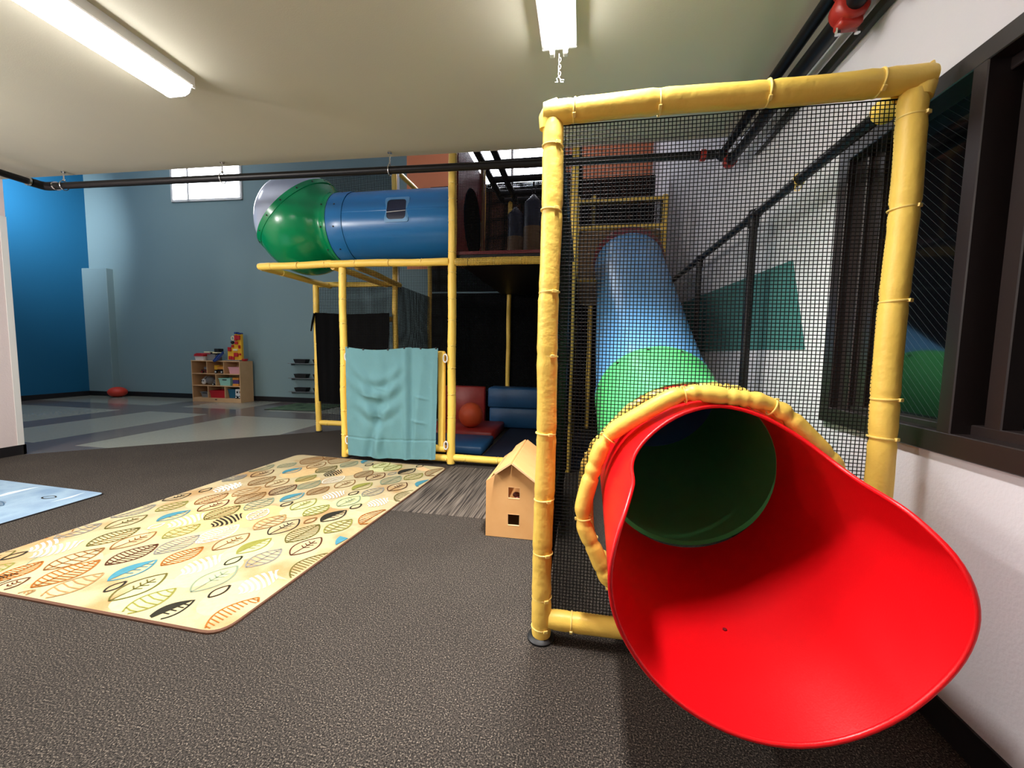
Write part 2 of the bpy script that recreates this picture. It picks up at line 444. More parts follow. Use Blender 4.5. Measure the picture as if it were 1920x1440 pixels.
# deeper sash of the near light
mb.bbox(1.1635, 1.293, 1.33, 1.38, 0.916, 2.014, 0.003); mb.bbox(1.162, 1.292, Y0 + 0.003, 1.425, 0.914, 0.955, 0.003); mb.bbox(1.1615, 1.291, Y0 + 0.004, 1.424, 1.965, 2.013, 0.003)
mb.box(1.29, 1.33, Y0, Y1, Z0, Z1)
w1 = struct('window_1', mb, M['frame'], 30)
mb = MB(); mb.box(1.20, 1.206, 1.44, 1.99, 0.92, 2.01); build('pane', mb, M['wired'], w1, 0)
mb = MB(); mb.box(1.215, 1.221, Y0 + 0.02, 1.345, 0.93, 1.99); build('pane', mb, M['wired'], w1, 0)
# high windows of the tall room
def hallwin(name, u0, u1, z0, z1, mull):
    mb = MB()
    f = 0.045
    mb.box(u0, u1, -0.03, 0.02, z0, z0 + f, 0, BW); mb.box(u0, u1, -0.03, 0.02, z1 - f, z1, 0, BW)
    for u in [u0 + f / 2, u1 - f / 2] + mull: mb.box(u - f / 2, u + f / 2, -0.03, 0.02, z0, z1, 0, BW)
    w = struct(name, mb, M['lampmetal'], 0)
    us = [u0] + mull + [u1]
    for a, b in zip(us[:-1], us[1:]):
        mb = MB(); mb.box(a + f / 2, b - f / 2, -0.012, 0.01, z0 + f, z1 - f, 0, BW)
        build('pane', mb, M['daylight'], w, 0)
hallwin('window_2', 1.44, 3.13, 4.21, 5.3, [1.86])
hallwin('window_3', 7.85, 9.75, 4.18, 5.4, [8.8])

# ================================================================== NETS
def net_mesh(mb, O, U, V, W, Hh, pitch=0.0132, t=0.0016, hole=None, sag=0.004, seed=1):
    """knotless square net: strands along U and V in the plane through O; hole=(u,v,r) is left out"""
    O = Vector(O); U = Vector(U); V = Vector(V); N = U.cross(V).normalized()
    rnd = random.Random(seed); ph = [rnd.uniform(0, 6.28) for _ in range(6)]
    def P(u, v):
        d = sag * math.sin(PI * u / W) * math.sin(PI * v / Hh) * (1 + 0.6 * math.sin(3.1 * u / W * PI + ph[0]) + 0.5 * math.sin(5.3 * v / Hh * PI + ph[1]))
        du = 0.0014 * math.sin(9 * v + ph[2]) ; dv = 0.0016 * math.sin(8 * u + ph[3])
        return O + U * (u + du) + V * (v + dv) + N * d
    def strand(fn, a, b, n):
        k = max(2, int(n * (b - a)))
        pts = [fn(a + (b - a) * i / k) for i in range(k + 1)]
        mb.tube(pts, t, 4, 0, False, up=N)
    nu = int(W / pitch); nv = int(Hh / pitch)
    for i in range(nu + 1):
        u = W * i / nu; segs = [(0, Hh)]
        if hole and abs(u - hole[0]) < hole[2]:
            h = math.sqrt(hole[2] ** 2 - (u - hole[0]) ** 2); segs = [(0, hole[1] - h), (hole[1] + h, Hh)]
        for a, b in segs:
            if b - a > 0.004: strand(lambda s: P(u, s), max(a, 0), min(b, Hh), 6)
    for j in range(nv + 1):
        v = Hh * j / nv; segs = [(0, W)]
        if hole and abs(v - hole[1]) < hole[2]:
            h = math.sqrt(hole[2] ** 2 - (v - hole[1]) ** 2); segs = [(0, hole[0] - h), (hole[0] + h, W)]
        for a, b in segs:
            if b - a > 0.004: strand(lambda s: P(s, v), max(a, 0), min(b, W), 6)

# ================================================================== PADDED PIPES
def pad(p0, p1, r=0.039, ties=(), seed=0, lump=0.03, name='post', parent=None, tieside=None, material=None):
    """foam sleeve round a pipe: lumpy, pinched at its cable ties; each tie a sub-part"""
    p0 = Vector(p0); p1 = Vector(p1); L = (p1 - p0).length; d = (p1 - p0) / L
    rnd = random.Random(seed); ph = [rnd.uniform(0, 6.28) for _ in range(5)]
    n = max(8, int(L / 0.022)); pts = []; rad = []
    a = Vector((0, 0, 1)) if abs(d.z) < 0.9 else Vector((1, 0, 0))
    u = (a - d * a.dot(d)).normalized(); w = d.cross(u)
    for i in range(n + 1):
        s = L * i / n
        k = 1 + lump * (0.6 * math.sin(s * 11 + ph[0]) + 0.4 * math.sin(s * 27 + ph[1]))
        for t in ties:
            q = (s - t) / 0.014
            k -= 0.07 * math.exp(-q * q)
            q = (abs(s - t) - 0.03) / 0.02
            k += 0.03 * math.exp(-q * q)
        e = min(s, L - s)
        if e < 0.012: k *= 0.9 + 0.1 * e / 0.012
        pts.append(p0 + d * s + u * 0.0025 * math.sin(s * 7 + ph[2]) + w * 0.0025 * math.sin(s * 6 + ph[3])); rad.append(r * k)
    mb = MB(); mb.tube(pts, rad, 20)
    o = build(name, mb, material or M['yellow'], parent, 60)
    side = Vector(tieside) if tieside else Vector((0.2, -1, 0.1))
    side = (side - d * side.dot(d)).normalized()
    for i, t in enumerate(ties):
        c = p0 + d * t; rr = r * 0.965
        tilt = rnd.uniform(-0.08, 0.08)
        ring = [c + (u * math.cos(2 * PI * k / 24) + w * math.sin(2 * PI * k / 24)) * rr + d * (tilt * rr * math.cos(2 * PI * k / 24)) for k in range(24)]
        tb = MB(); tb.tube(ring, 0.0037, 6, 0, False, True)
        hd = c + side * (rr + 0.002); z = d; x = side; y = z.cross(x)
        Mh = Matrix((x, y, z)).transposed().to_4x4(); Mh.translation = hd
        tb.bbox(-0.003, 0.006, -0.005, 0.012, -0.0055, 0.0055, 0.001, 0, Mh)
        build('cable_tie', tb, M['tie'], o, 40)
    return o

# ================================================================== SLIDE MOUTH FRAME
PY = 1.53; XL = -0.13; XR = 1.005; PT = 2.018
fr = thing('slide_exit_frame', (0.44, PY, 0), 'yellow padded upright frame strung with black net around the red slide mouth', 'play frame')
pl = pad((XL, PY, 0.012), (XL, PY, PT - 0.03), 0.0385, [1.900 - .012, 1.673 - .012, 1.375 - .012, 1.136 - .012, .838 - .012, .577 - .012, .36 - .012, .176 - .012, .04], 3, 0.03, 'post', fr, (0.5, -1, 0))
prr = pad((XR, PY, 0.012), (XR, PY, PT - 0.03), 0.0385, [1.9, 1.62, 1.325, 1.003, .872, .6, .33, .1], 4, 0.025, 'post', fr, (0.55, -1, 0))
pad((XL - 0.035, PY - 0.004, PT), (XR + 0.04, PY - 0.004, PT + 0.006), 0.0405, [0.11, 0.40, 0.742, 1.066], 5, 0.02, 'top_rail', fr, (0, -1, -0.9))
pad((XL + 0.03, PY, 0.088), (XR - 0.03, PY, 0.088), 0.038, [0.09, 0.45, 0.8], 6, 0.02, 'bottom_rail', fr, (0, -1, -0.6))
# pointed vinyl corners of the top sleeve
mb = MB()
mb.tube([(XL - 0.028, PY - 0.004, PT - 0.058), (XL - 0.024, PY - 0.004, PT - 0.02), (XL - 0.006, PY - 0.003, PT + 0.024), (XL + 0.012, PY - 0.003, PT + 0.046)], [0.022, 0.03, 0.026, 0.006], 14)
build('corner_sleeve', mb, M['yellow'], fr, 60)
mb = MB()
mb.tube([(XR + 0.012, PY - 0.004, PT - 0.05), (XR + 0.022, PY - 0.004, PT - 0.005), (XR + 0.03, PY - 0.004, PT + 0.03), (XR + 0.044, PY - 0.004, PT + 0.058)], [0.034, 0.034, 0.022, 0.004], 14)
build('corner_sleeve', mb, M['yellow'], fr, 60)
for x in (XL, XR):
    mb = MB(); mb.lathe([(0.054, 0.0), (0.054, 0.008), (0.047, 0.014), (0.030, 0.022)], Matrix.Translation((x, PY, 0)), 24)
    build('foot', mb, M['black_plastic'], fr, 40)
HX, HZ, HR = 0.457, 0.585, 0.434
mb = MB(); net_mesh(mb, (XL + 0.03, PY + 0.012, 0.10), (1, 0, 0), (0, 0, 1), XR - XL - 0.06, PT - 0.14, hole=(HX - XL - 0.03, HZ - 0.10, HR))
n1 = build('net', mb, M['net'], fr, 0, False)
mb = MB()  # border cord of the net
q = [(XL + 0.03, PY + 0.012, 0.1), (XL + 0.03, PY + 0.012, PT - 0.04), (XR - 0.03, PY + 0.012, PT - 0.04), (XR - 0.03, PY + 0.012, 0.1)]
mb.tube(q, 0.004, 8, 0, False, True); build('border_cord', mb, M['net'], n1, 60)
# padded hoops round the hole: one in front of the net, one behind
def hoop(y, R, r, nt, seed, a0):
    rnd = random.Random(seed); N = 260; pts = []; rad = []
    ta = [a0 + 2 * PI * i / nt + rnd.uniform(-0.08, 0.08) for i in range(nt)]
    cr = [rnd.uniform(0, 2 * PI) for _ in range(22)]
    for i in range(N):
        a = 2 * PI * i / N; k = 1.0
        for t in ta:
            dd = (a - t + PI) % (2 * PI) - PI; k -= 0.30 * math.exp(-(dd / 0.045) ** 2)
        for t in cr:
            dd = (a - t + PI) % (2 * PI) - PI; k -= 0.18 * math.exp(-(dd / 0.02) ** 2)
        # straight foam lengths: chords between the ties
        ch = min(abs((a - t + PI) % (2 * PI) - PI) for t in ta)
        Rk = R - 0.010 + 0.016 * math.exp(-(ch / 0.2) ** 2)
        pts.append((HX + Rk * math.sin(a), y, HZ + Rk * math.cos(a))); rad.append(r * k)
    mb = MB(); mb.tube(pts, rad, 16, 0, False, True, up=(0, 1, 0))
    o = build('hoop_pad', mb, M['yellow'], fr, 60)
    for t in ta:
        c = Vector((HX + R * math.sin(t), y, HZ + R * math.cos(t))); e = Vector((math.sin(t), 0, math.cos(t))); b = Vector((0, 1, 0))
        ring = [c + (e * math.cos(2 * PI * k / 20) + b * math.sin(2 * PI * k / 20)) * (r * 0.9) for k in range(20)]
        tb = MB(); tb.tube(ring, 0.0028, 6, 0, False, True)
        hd = c + e * (r * 0.95); tb.bbox(hd.x - .006, hd.x + .006, hd.y - .008, hd.y + .004, hd.z - .005, hd.z + .005, .001)
        build('cable_tie', tb, M['tie'], o, 40)
hoop(1.488, 0.434, 0.031, 9, 11, 0.45)
hoop(1.575, 0.436, 0.030, 9, 12, 0.15)

# side net of the slide run and the bare pipe rail beside the wall
sd = thing('side_net', (-0.12, 2.65, 0), 'tall black net stretched back from the slide mouth frame to the play tower', 'net')
mb = MB(); net_mesh(mb, (-0.118, 1.56, 0.08), (0, 1, 0), (0, 0, 1), 2.22, 1.92, seed=5, sag=0.012); build('net', mb, M['net'], sd, 0, False)
mb = MB(); mb.tube([(-0.118, 1.57, 2.0), (-0.118, 3.79, 2.0)], 0.018, 12); build('top_rail', mb, M['black_metal'], sd, 60)
mb = MB(); mb.tube([(-0.118, 1.57, 0.5), (-0.118, 3.79, 0.5)], 0.012, 12); build('lower_rail', mb, M['black_metal'], sd, 60)
mb = MB(); mb.tube([(-0.118, 2.68, 0.0), (-0.118, 2.68, 2.0)], 0.022, 12); build('post', mb, M['black_metal'], sd, 60)
rl = thing('pipe_rail', (1.0, 3.3, 0), 'bare black pipe rail on black posts running along the white wall behind the net', 'rail')
mb = MB(); mb.tube([(1.0, 1.58, 2.0), (1.0, 4.98, 2.0)], 0.024, 16); o = build('rail', mb, M['black_metal'], rl, 60)
for yy, nm in ((2.2, 'cable_tie'),):
    tb = MB(); ring = [(1.0 + 0.027 * math.cos(2 * PI * k / 20), yy + 0.006 * math.cos(2 * PI * k / 20), 2.0 + 0.027 * math.sin(2 * PI * k / 20)) for k in range(20)]
    tb.tube(ring, 0.003, 6, 0, False, True); tb.tube([(0.985, yy, 1.976), (0.992, yy + .02, 1.955), (1.02, yy + .04, 1.962), (1.03, yy + .03, 1.985)], 0.0022, 6)
    build(nm, tb, M['tie'], o, 40)
mb = MB(); mb.tube([(1.0, 1.56, 2.0), (1.0, 1.60, 2.0), (1.0, 1.66, 2.0)], [0.040, 0.041, 0.039], 20); build('foam_sleeve', mb, M['yellow'], rl, 60)
for yy in (2.715, 3.86):
    mb = MB(); mb.tube([(1.0, yy, 0), (1.0, yy, 1.985)], 0.0235, 16); mb.tube([(1.0, yy, 1.93), (1.0, yy, 2.03)], 0.031, 16)
    mb.tube([(1.0, yy - 0.05, 2.0), (1.0, yy + 0.05, 2.0)], 0.030, 16); mb.lathe([(0.05, 0), (0.05, 0.008), (0.03, 0.012)], Matrix.Translation((1.0, yy, 0)), 20)
    build('post', mb, M['black_metal'], rl, 60)

# ================================================================== TUBE SLIDE
sl = thing('tube_slide', (0.47, 2.9, 0), 'enclosed blue and green tube slide ending in an open red scoop by the wall', 'slide')
AX = [(5.02, 2.235, 0.50), (4.5, 1.90, 0.497), (4.0, 1.575, 0.493), (3.6, 1.318, 0.489), (3.3, 1.128, 0.486), (3.05, 0.98, 0.483), (2.8, 0.855, 0.481), (2.55, 0.765, 0.48), (2.3, 0.705, 0.479), (2.05, 0.665, 0.478), (1.86, 0.644, 0.477)]
def axis_pts(ya, yb, n):
    """points of the slide axis between depth ya > yb"""
    out = []
    for i in range(n + 1):
        y = ya + (yb - ya) * i / n
        for (a, b) in zip(AX[:-1], AX[1:]):
            if a[0] >= y >= b[0] - 1e-6:
                t = (a[0] - y) / (a[0] - b[0]); t2 = t
                out.append(Vector((a[2] + (b[2] - a[2]) * t2, y, a[1] + (b[1] - a[1]) * t2))); break
    for _ in range(3):
        out = [out[0]] + [(out[i - 1] + out[i] * 2 + out[i + 1]) / 4 for i in range(1, len(out) - 1)] + [out[-1]]
    return out
SR = 0.366
def slide_section(name, ya, yb, n, mt, flange_a=True, flange_b=True):
    pts = axis_pts(ya, yb, n); mb = MB()
    L = [0.0]
    for a, b in zip(pts[:-1], pts[1:]): L.append(L[-1] + (b - a).length)
    rad = []
    for s in L:
        k = 0.0
        if flange_a and s < 0.075: k = 0.009
        if flange_b and L[-1] - s < 0.075: k = 0.009
        rad.append(SR + 0.012 + k)
    mb.tube(pts, rad, 56, 0, False, up=(1, 0, 0))                 # outside
    mb.tube(pts, SR, 56, 0, False, up=(1, 0, 0))                  # inside
    for e in (0, -1):
        t = (pts[1] - pts[0]) if e == 0 else (pts[-1] - pts[-2])
        t.normalize(); d = t * 0.001 * (-1 if e == 0 else 1)
        mb.tube([pts[e], pts[e]+d], [SR, rad[e]], 56, 0, False, up=(1, 0, 0))
    o = build(name, mb, mt, sl, 50, False)
    return o, pts
g, gp = slide_section('green_section', 2.78, 1.84, 24, M['green'])
b1, bp = slide_section('blue_section', 4.96, 2.765, 44, M['blue'])
# bolts at the joint
for (pt, tn, count, par) in ((gp[1], gp[1] - gp[0], 12, g), (bp[1], bp[1] - bp[0], 12, b1)):
    t = tn.normalized(); u = Vector((1, 0, 0)); w = t.cross(u)
    for k in range(count):
        a = 2 * PI * (k + 0.4) / count
        e = u * math.cos(a) + w * math.sin(a)
        c = pt + t * 0.03 + e * (SR + 0.020)
        q = e.to_track_quat('Z', 'Y').to_matrix().to_4x4(); q.translation = c
        tb = MB(); tb.lathe([(0.008, 0.0), (0.008, 0.003), (0.004, 0.005)], q, 10); build('bolt', tb, M['grey_metal'], par, 40)
# red collar against the tower panel
pts = axis_pts(5.02, 4.90, 4); mb = MB(); mb.tube(pts, [0.412, 0.412, 0.408, 0.398, 0.388], 48, 0, False, up=(1, 0, 0)); mb.tube(pts[:2], [SR, 0.412], 48, 0, False, up=(1, 0, 0))
build('collar', mb, M['darkred'], sl, 50)
# red scoop: a tube whose upper front is cut away, with a flared lip
RIM = [(0.000, 0.972, 1.470), (0.060, 0.966, 1.462), (0.120, 0.948, 1.448), (0.175, 0.920, 1.430), (0.225, 0.885, 1.405), (0.268, 0.848, 1.372), (0.295, 0.818, 1.33), (0.308, 0.800, 1.28), (0.3125, 0.792, 1.235),
       (0.314, 0.788, 1.19), (0.317, 0.782, 1.15), (0.326, 0.772, 1.115), (0.338, 0.752, 1.078), (0.353, 0.725, 1.04), (0.366, 0.695, 1.015), (0.378, 0.655, 0.998), (0.384, 0.61, 0.99), (0.384, 0.57, 0.988),
       (0.376, 0.52, 0.989), (0.360, 0.47, 0.992), (0.335, 0.42, 0.996), (0.298, 0.365, 0.998), (0.250, 0.315, 0.998), (0.190, 0.273, 0.996), (0.128, 0.247, 0.991), (0.064, 0.232, 0.986), (0.0, 0.228, 0.984)]
def scoop_center(y): return 0.602 + (0.644 - 0.602) * max(0.0, min(1.0, (y - 1.45) / 0.41))
def scoop_x(y): return 0.474
nr = len(RIM); NJ = 22
full = RIM + [(-x, z, y) for (x, z, y) in RIM[-2:0:-1]]
NR = len(full)
def scoop_surface(off):
    rows = []
    for k, (x, z, y) in enumerate(full):
        c = 0.602; phi = math.atan2(x, z - c); rr = math.hypot(x, z - c)
        if k > nr - 1 and phi > 0: phi -= 2 * PI
        # joint angle: evenly spread
        s = k / NR; phj_even = 0.0
        row = []
        for j in range(NJ + 1):
            t = j / NJ
            yj = 1.875
            Y = yj + (y - yj) * t
            # the angle eases from an even spread at the joint to the rim's own
            row.append((phi, rr, Y, t, y))
        rows.append(row)
    return rows
def unwrap(vals):
    out = [vals[0]]
    for v in vals[1:]:
        while v - out[-1] > PI: v -= 2 * PI
        while v - out[-1] < -PI: v += 2 * PI
        out.append(v)
    return out
phis = unwrap([math.atan2(x, z - 0.602) if not (k == 0) else 0.0 for k, (x, z, y) in enumerate(full)])
even = [2 * PI * k / NR for k in range(NR)]
def scoop_pt(k, j, off):
    x, z, y = full[k]; t = j / NJ
    rr = math.hypot(x, z - 0.602)
    Y = 1.875 + (y - 1.875) * t
    w = 1 - (1 - t) ** 1.5
    ph = even[k] * (1 - w) + phis[k] * w
    r = 0.372 * (1 - t ** 2.2) + rr * t ** 2.2 + off
    c = scoop_center(Y)
    return Vector((scoop_x(Y) + r * math.sin(ph), Y, c + r * math.cos(ph)))
mb = MB()
for off in (0.0, 0.009):
    vs = [scoop_pt(k, j, off) for k in range(NR) for j in range(NJ + 1)]
    fs = []
    for k in range(NR):
        k2 = (k + 1) % NR
        for j in range(NJ): fs.append((k * (NJ + 1) + j, k2 * (NJ + 1) + j, k2 * (NJ + 1) + j + 1, k * (NJ + 1) + j + 1))
    mb.add(vs, fs)
# rounded rim bead
mb.tube([(scoop_pt(k, NJ, 0.0) + scoop_pt(k, NJ, 0.009)) / 2 for k in range(NR)], 0.0068, 10, 0, False, True)
sc = build('scoop', mb, M['red'], sl, 60, False)
md = sc.modifiers.new('smooth', 'SUBSURF'); md.levels = 1; md.render_levels = 1
for (x, y, z) in ((0.5, 1.38, 0.2325),):
    tb = MB(); tb.lathe([(0.007, 0.0), (0.007, 0.003), (0.003, 0.004)], Matrix.Translation((x, y, z)), 10); build('bolt', tb, M['darkred'], sc, 40)

# ================================================================== LAMPS IN VIEW
def lamp(x, y1, length, label, wrap):
    y0 = y1 - length
    t = thing('ceiling_lamp', (x, (y0 + y1) / 2, HC - 0.11), label, 'lamp')
    if wrap:        # wrap-around prismatic lens under a white channel
        mb = MB(); mb.prism([(x - 0.115, HC), (x - 0.115, HC - 0.05), (x - 0.108, HC - 0.056), (x + 0.108, HC - 0.056), (x + 0.115, HC - 0.05), (x + 0.115, HC)], y0, y1, 'y')
        build('housing', mb, M['lampmetal'], t, 0)
        mb = MB(); mb.prism([(x - 0.105, HC - 0.052), (x - 0.085, HC - 0.092), (x - 0.055, HC - 0.106), (x + 0.055, HC - 0.106), (x + 0.085, HC - 0.092), (x + 0.105, HC - 0.052)], y0 + 0.012, y1 - 0.012, 'y')
        build('lens', mb, M['tube_glow'], t, 0)
        mb = MB(); mb.prism([(x - 0.105, HC - 0.050), (x - 0.087, HC - 0.094), (x - 0.056, HC - 0.109), (x + 0.056, HC - 0.109), (x + 0.087, HC - 0.094), (x + 0.105, HC - 0.050)], y1 - 0.012, y1 - 0.004, 'y')
        build('end_cap', mb, M['white_plastic'], t, 0)
        la = area('wrap_lamp_light', (x, (y0 + y1) / 2, HC - 0.125), (x, (y0 + y1) / 2, 0), 0.14, y1 - y0 - 0.08, 34, (1.0, 0.98, 0.96)); la.data.spread = math.radians(150)
        mb = MB(); mb.bbox(x + 0.10, x + 0.118, y1 - 0.02, y1 + 0.004, HC - 0.066, HC - 0.05, 0.003); build('latch', mb, M['lampmetal'], t, 0)
    else:           # open strip with two bare tubes over a white reflector
        mb = MB(); mb.prism([(x - 0.088, HC), (x - 0.088, HC - 0.045), (x - 0.078, HC - 0.047), (x - 0.072, HC - 0.044), (x - 0.055, HC - 0.034), (x + 0.055, HC - 0.034), (x + 0.072, HC - 0.044), (x + 0.078, HC - 0.047), (x + 0.088, HC - 0.045), (x + 0.088, HC)], y0, y1, 'y')
        build('reflector', mb, M['lampmetal'], t, 0)
        mb = MB(); mb.box(x - 0.088, x + 0.088, y1 - 0.004, y1 + 0.004, HC - 0.050, HC); build('end_plate', mb, M['lampmetal'], t, 0)
        for s in (-1, 1):
            mb = MB(); mb.tube([(x + s * 0.034, y0 + 0.04, HC - 0.066), (x + s * 0.034, y1 - 0.035, HC - 0.066)], 0.0165, 16); build('lamp_tube', mb, M['bare_glow'], t, 60)
            mb = MB(); mb.bbox(x + s * 0.034 - 0.012, x + s * 0.034 + 0.012, y1 - 0.036, y1 - 0.006, HC - 0.096, HC - 0.032, 0.003); build('socket', mb, M['white_plastic'], t, 30)
        la = area('strip_lamp_light', (x, (y0 + y1) / 2, HC - 0.10), (x, (y0 + y1) / 2, 0), 0.13, y1 - y0 - 0.08, 50, (1.0, 0.98, 0.96)); la.data.spread = math.radians(118)
        # hanging chain with its S hook
        cb = MB(); z = HC - 0.078
        for k in range(6):
            c = Vector((x + 0.004 * (k % 2), y1 - 0.005, z - 0.010 - k * 0.017)); ax = Vector((1, 0, 0)) if k % 2 else Vector((0, 1, 0))
            cb.tube([c + ax * 0.006 * math.cos(2 * PI * q / 12) + Vector((0, 0, 0.012 * math.sin(2 * PI * q / 12))) for q in range(12)], 0.0018, 6, 0, False, True)
        c = Vector((x, y1 - 0.005, z - 0.122))
        cb.tube([c + Vector((-0.018, 0, -0.012)), c + Vector((-0.004, 0, -0.014)), c + Vector((-0.010, 0, 0.006)), c + Vector((0.0, 0, 0.012)), c + Vector((0.010, 0, 0.0)), c + Vector((0.010, 0, -0.014)), c + Vector((0.026, 0, -0.016)), c + Vector((0.028, 0, -0.004)), c + Vector((0.014, 0, -0.003))], 0.0022, 6)
        build('chain', cb, M['white_plastic'], t, 60)
    return t
lamp(-2.46, 2.17, 1.3, 'long ceiling lamp with a wraparound lens, over the far side of the leaf rug', True)
lamp(-0.166, 2.20, 1.14, 'open strip lamp with two bare tubes and a dangling chain, over the slide mouth frame', False)

# ================================================================== PLAY TOWER
F1, F2, F3 = 3.815, 4.99, 6.2          # rows of posts in depth
XA, XB, XC, XD = -1.275, -2.45, -0.115, 0.885
tw = thing('play_tower', (-1.0, 5.0, 0), 'yellow padded play tower with a dark upper deck and black nets behind the slide', 'play structure')
def P(p0, p1, ties=(), r=0.037, name='post', seed=0, side=None): return pad(p0, p1, r, ties, seed, 0.022, name, tw, side)
def evenly(L, step=0.26, off=0.13): return [off + step * i for i in range(int((L - off) / step) + 1) if off + step * i < L - 0.05]
P((XA, F1, 0), (XA, F1, 3.45), [.487, .717, .981, 1.2, 1.449, 1.655, 1.909, 2.1, 2.395, 2.597, 2.744, 2.91], 0.041, 'post', 21)
P((XB, F1, 0), (XB, F1, 1.99), [.25, .506, .758, .98, 1.145, 1.412, 1.66, 1.912], 0.037, 'post', 22)
P((XC, F1, 0), (XC, F1, 3.45), evenly(3.4), 0.037, 'post', 23)
P((-3.57, 4.94, 0), (-3.57, 4.94, 2.0), evenly(2.0, .27), 0.037, 'post', 24)
P((XB, F2, 0), (XB, F2, 3.47), [], 0.036, 'post', 25)
P((XA, F2, 2.08), (XA, F2, 3.45), [], 0.033, 'post', 26)
P((XC, F2, 0), (XC, F2, 3.0), [], 0.033, 'post', 27)
P((XD, F2, 0), (XD, F2, 2.98), evenly(2.9, .3), 0.035, 'post', 28)
for x in (XB, -1.15, 0.1): P((x, F3, 0), (x, F3, 3.45), [], 0.034, 'post', 29)
for x, y in ((XA, F1), (XB, F1), (-3.57, 4.94)):
    mb = MB(); mb.lathe([(0.05, 0), (0.05, 0.006), (0.04, 0.012)], Matrix.Translation((x, y, 0)), 20); build('foot', mb, M['black_plastic'], tw, 40)
# deck-level rails
ZR = 2.012
P((XA - 0.03, F1 - 0.01, ZR), (-2.55, F1 - 0.03, ZR), [.28, .62, .98], 0.036, 'rail', 31)
P((-2.54, F1 - 0.03, ZR), (-3.415, F1 - 0.005, ZR - 0.01), [.08, .4, .72], 0.036, 'rail', 32)
P((-3.40, F1 + 0.0, ZR - 0.012), (-3.40, F2 + 0.03, ZR - 0.02), [.3], 0.034, 'rail', 33)
P((-2.56, F1 - 0.0, ZR - 0.02), (-2.56, F2, ZR - 0.02), [.1], 0.032, 'rail', 34)
P((-2.30, F1 + 0.02, ZR - 0.02), (-2.38, F2, ZR - 0.02), [], 0.032, 'rail', 35)
P((-3.55, F2 - 0.03, ZR - 0.005), (XB, F2, ZR - 0.005), [.4, .8], 0.034, 'rail', 36)
P((XA + 0.03, F1, ZR), (XC - 0.03, F1, ZR), evenly(1.1), 0.037, 'rail', 37)
P((XC, F2, 2.635), (XD, F2, 2.64), [.2, .5, .8], 0.026, 'rail', 38)
P((XC, F2, 2.93), (XD + 0.03, F2, 2.94), [.25, .6, .9], 0.031, 'rail', 39)
P((XC, F2, 2.02), (XD, F2, 2.02), [], 0.031, 'rail', 40)
# floor-level rails
P((XB + 0.03, F1, 0.062), (XA - 0.03, F1, 0.062), [.3, .8, 1.1], 0.036, 'rail', 41)
P((XA + 0.03, F1, 0.072), (XC - 0.03, F1, 0.072), [.12, .45, .8], 0.036, 'rail', 42)
P((-3.54, 4.94, 0.125), (XB, 4.97, 0.125), [.12, .5], 0.036, 'rail', 43)
P((-2.66, F2, 1.55), (XB - 0.03, F2, 1.55), [], 0.034, 'rail', 44)
# roof pipes
rb = MB()
for y in (F2, 5.45, 5.92, F3): rb.tube([(XA, y, 3.45), (XC, y, 3.45)], 0.042, 12)
build('roof_rail', rb, M['black_metal'], tw, 60)
for x in (XA, XA + 0.2, XC):
    mb = MB(); mb.tube([(x, F1, 3.45), (x, F3, 3.45)], 0.042, 12); build('roof_beam', mb, M['black_metal'], tw, 60)
P((-3.6, F2, 3.46), (XB + 0.03, F2, 3.46), [.2, .45, .8], 0.034, 'rail', 45)
P((XB + 0.02, F2, 3.45), (XB + 0.02, F3, 3.45), [], 0.034, 'rail', 46)
mb = MB(); mb.tube([(XB + 0.055, F2 - 0.01, 2.0), (XB + 0.055, F2 - 0.01, 3.47)], 0.012, 10); build('post_highlight', mb, M['lampmetal'], tw, 60)  # white strip standing in for the bright window highlight on the post edge
# deck, kick edge, panels
mb = MB(); mb.prism([(XA, F1 + 0.03), (XC + 0.02, F1 + 0.03), (XC + 0.02, F2 + 0.03), (XD, F2 + 0.03), (XD, F3), (XA, F3)], 2.085, 2.118)
dk = build('deck', mb, M['darkred'], tw, 0)
mb = MB(); mb.prism([(XA + 0.01, F1 + 0.04), (XC + 0.01, F1 + 0.04), (XC + 0.01, F2 + 0.04), (XD - 0.01, F2 + 0.04), (XD - 0.01, F3 - 0.01), (XA + 0.01, F3 - 0.01)], 2.035, 2.084)
build('deck_underside', mb, M['black_plastic'], dk, 0)
def holed_panel(name, fn, w, h, cu, cv, r, mt, th=0.02):
    """flat panel w x h with a round hole, fn(u, v, d) -> point"""
    mb = MB(); n = 48; vs = []; fs = []
    for k in range(n):
        a = 2 * PI * k / n; ca, sa = math.cos(a), math.sin(a)
        s = min([t for t in ((w - cu) / ca if ca > 1e-6 else 9, -cu / ca if ca < -1e-6 else 9, (h - cv) / sa if sa > 1e-6 else 9, -cv / sa if sa < -1e-6 else 9)])
        for d in (0, th):
            vs.append(fn(cu + r * ca, cv + r * sa, d)); vs.append(fn(cu + s * ca, cv + s * sa, d))
    for k in range(n):
        a, b = 4 * k, 4 * ((k + 1) % n)
        fs += [(a, b, b + 1, a + 1), (a + 2, a + 3, b + 3, b + 2), (a, a + 2, b + 2, b), (a + 1, b + 1, b + 3, a + 3)]
    mb.add(vs, fs); return build(name, mb, mt, tw, 30)
holed_panel('tube_panel', lambda u, v, d: Vector((XA + 0.02 + d, F1 + 0.05 + u, 2.115 + v)), F2 - F1 - 0.1, 1.1, 0.56, 0.43, 0.372, M['darkred'])
holed_panel('slide_panel', lambda u, v, d: Vector((XC + 0.035 + u, F2 - 0.005 - d, 1.72 + v)), XD - XC - 0.07, 0.88, 0.50 - XC - 0.035, 2.225 - 1.72, 0.36, M['shaded_tan_vinyl'])  # yellow panel, its shade put into the dark tan colour
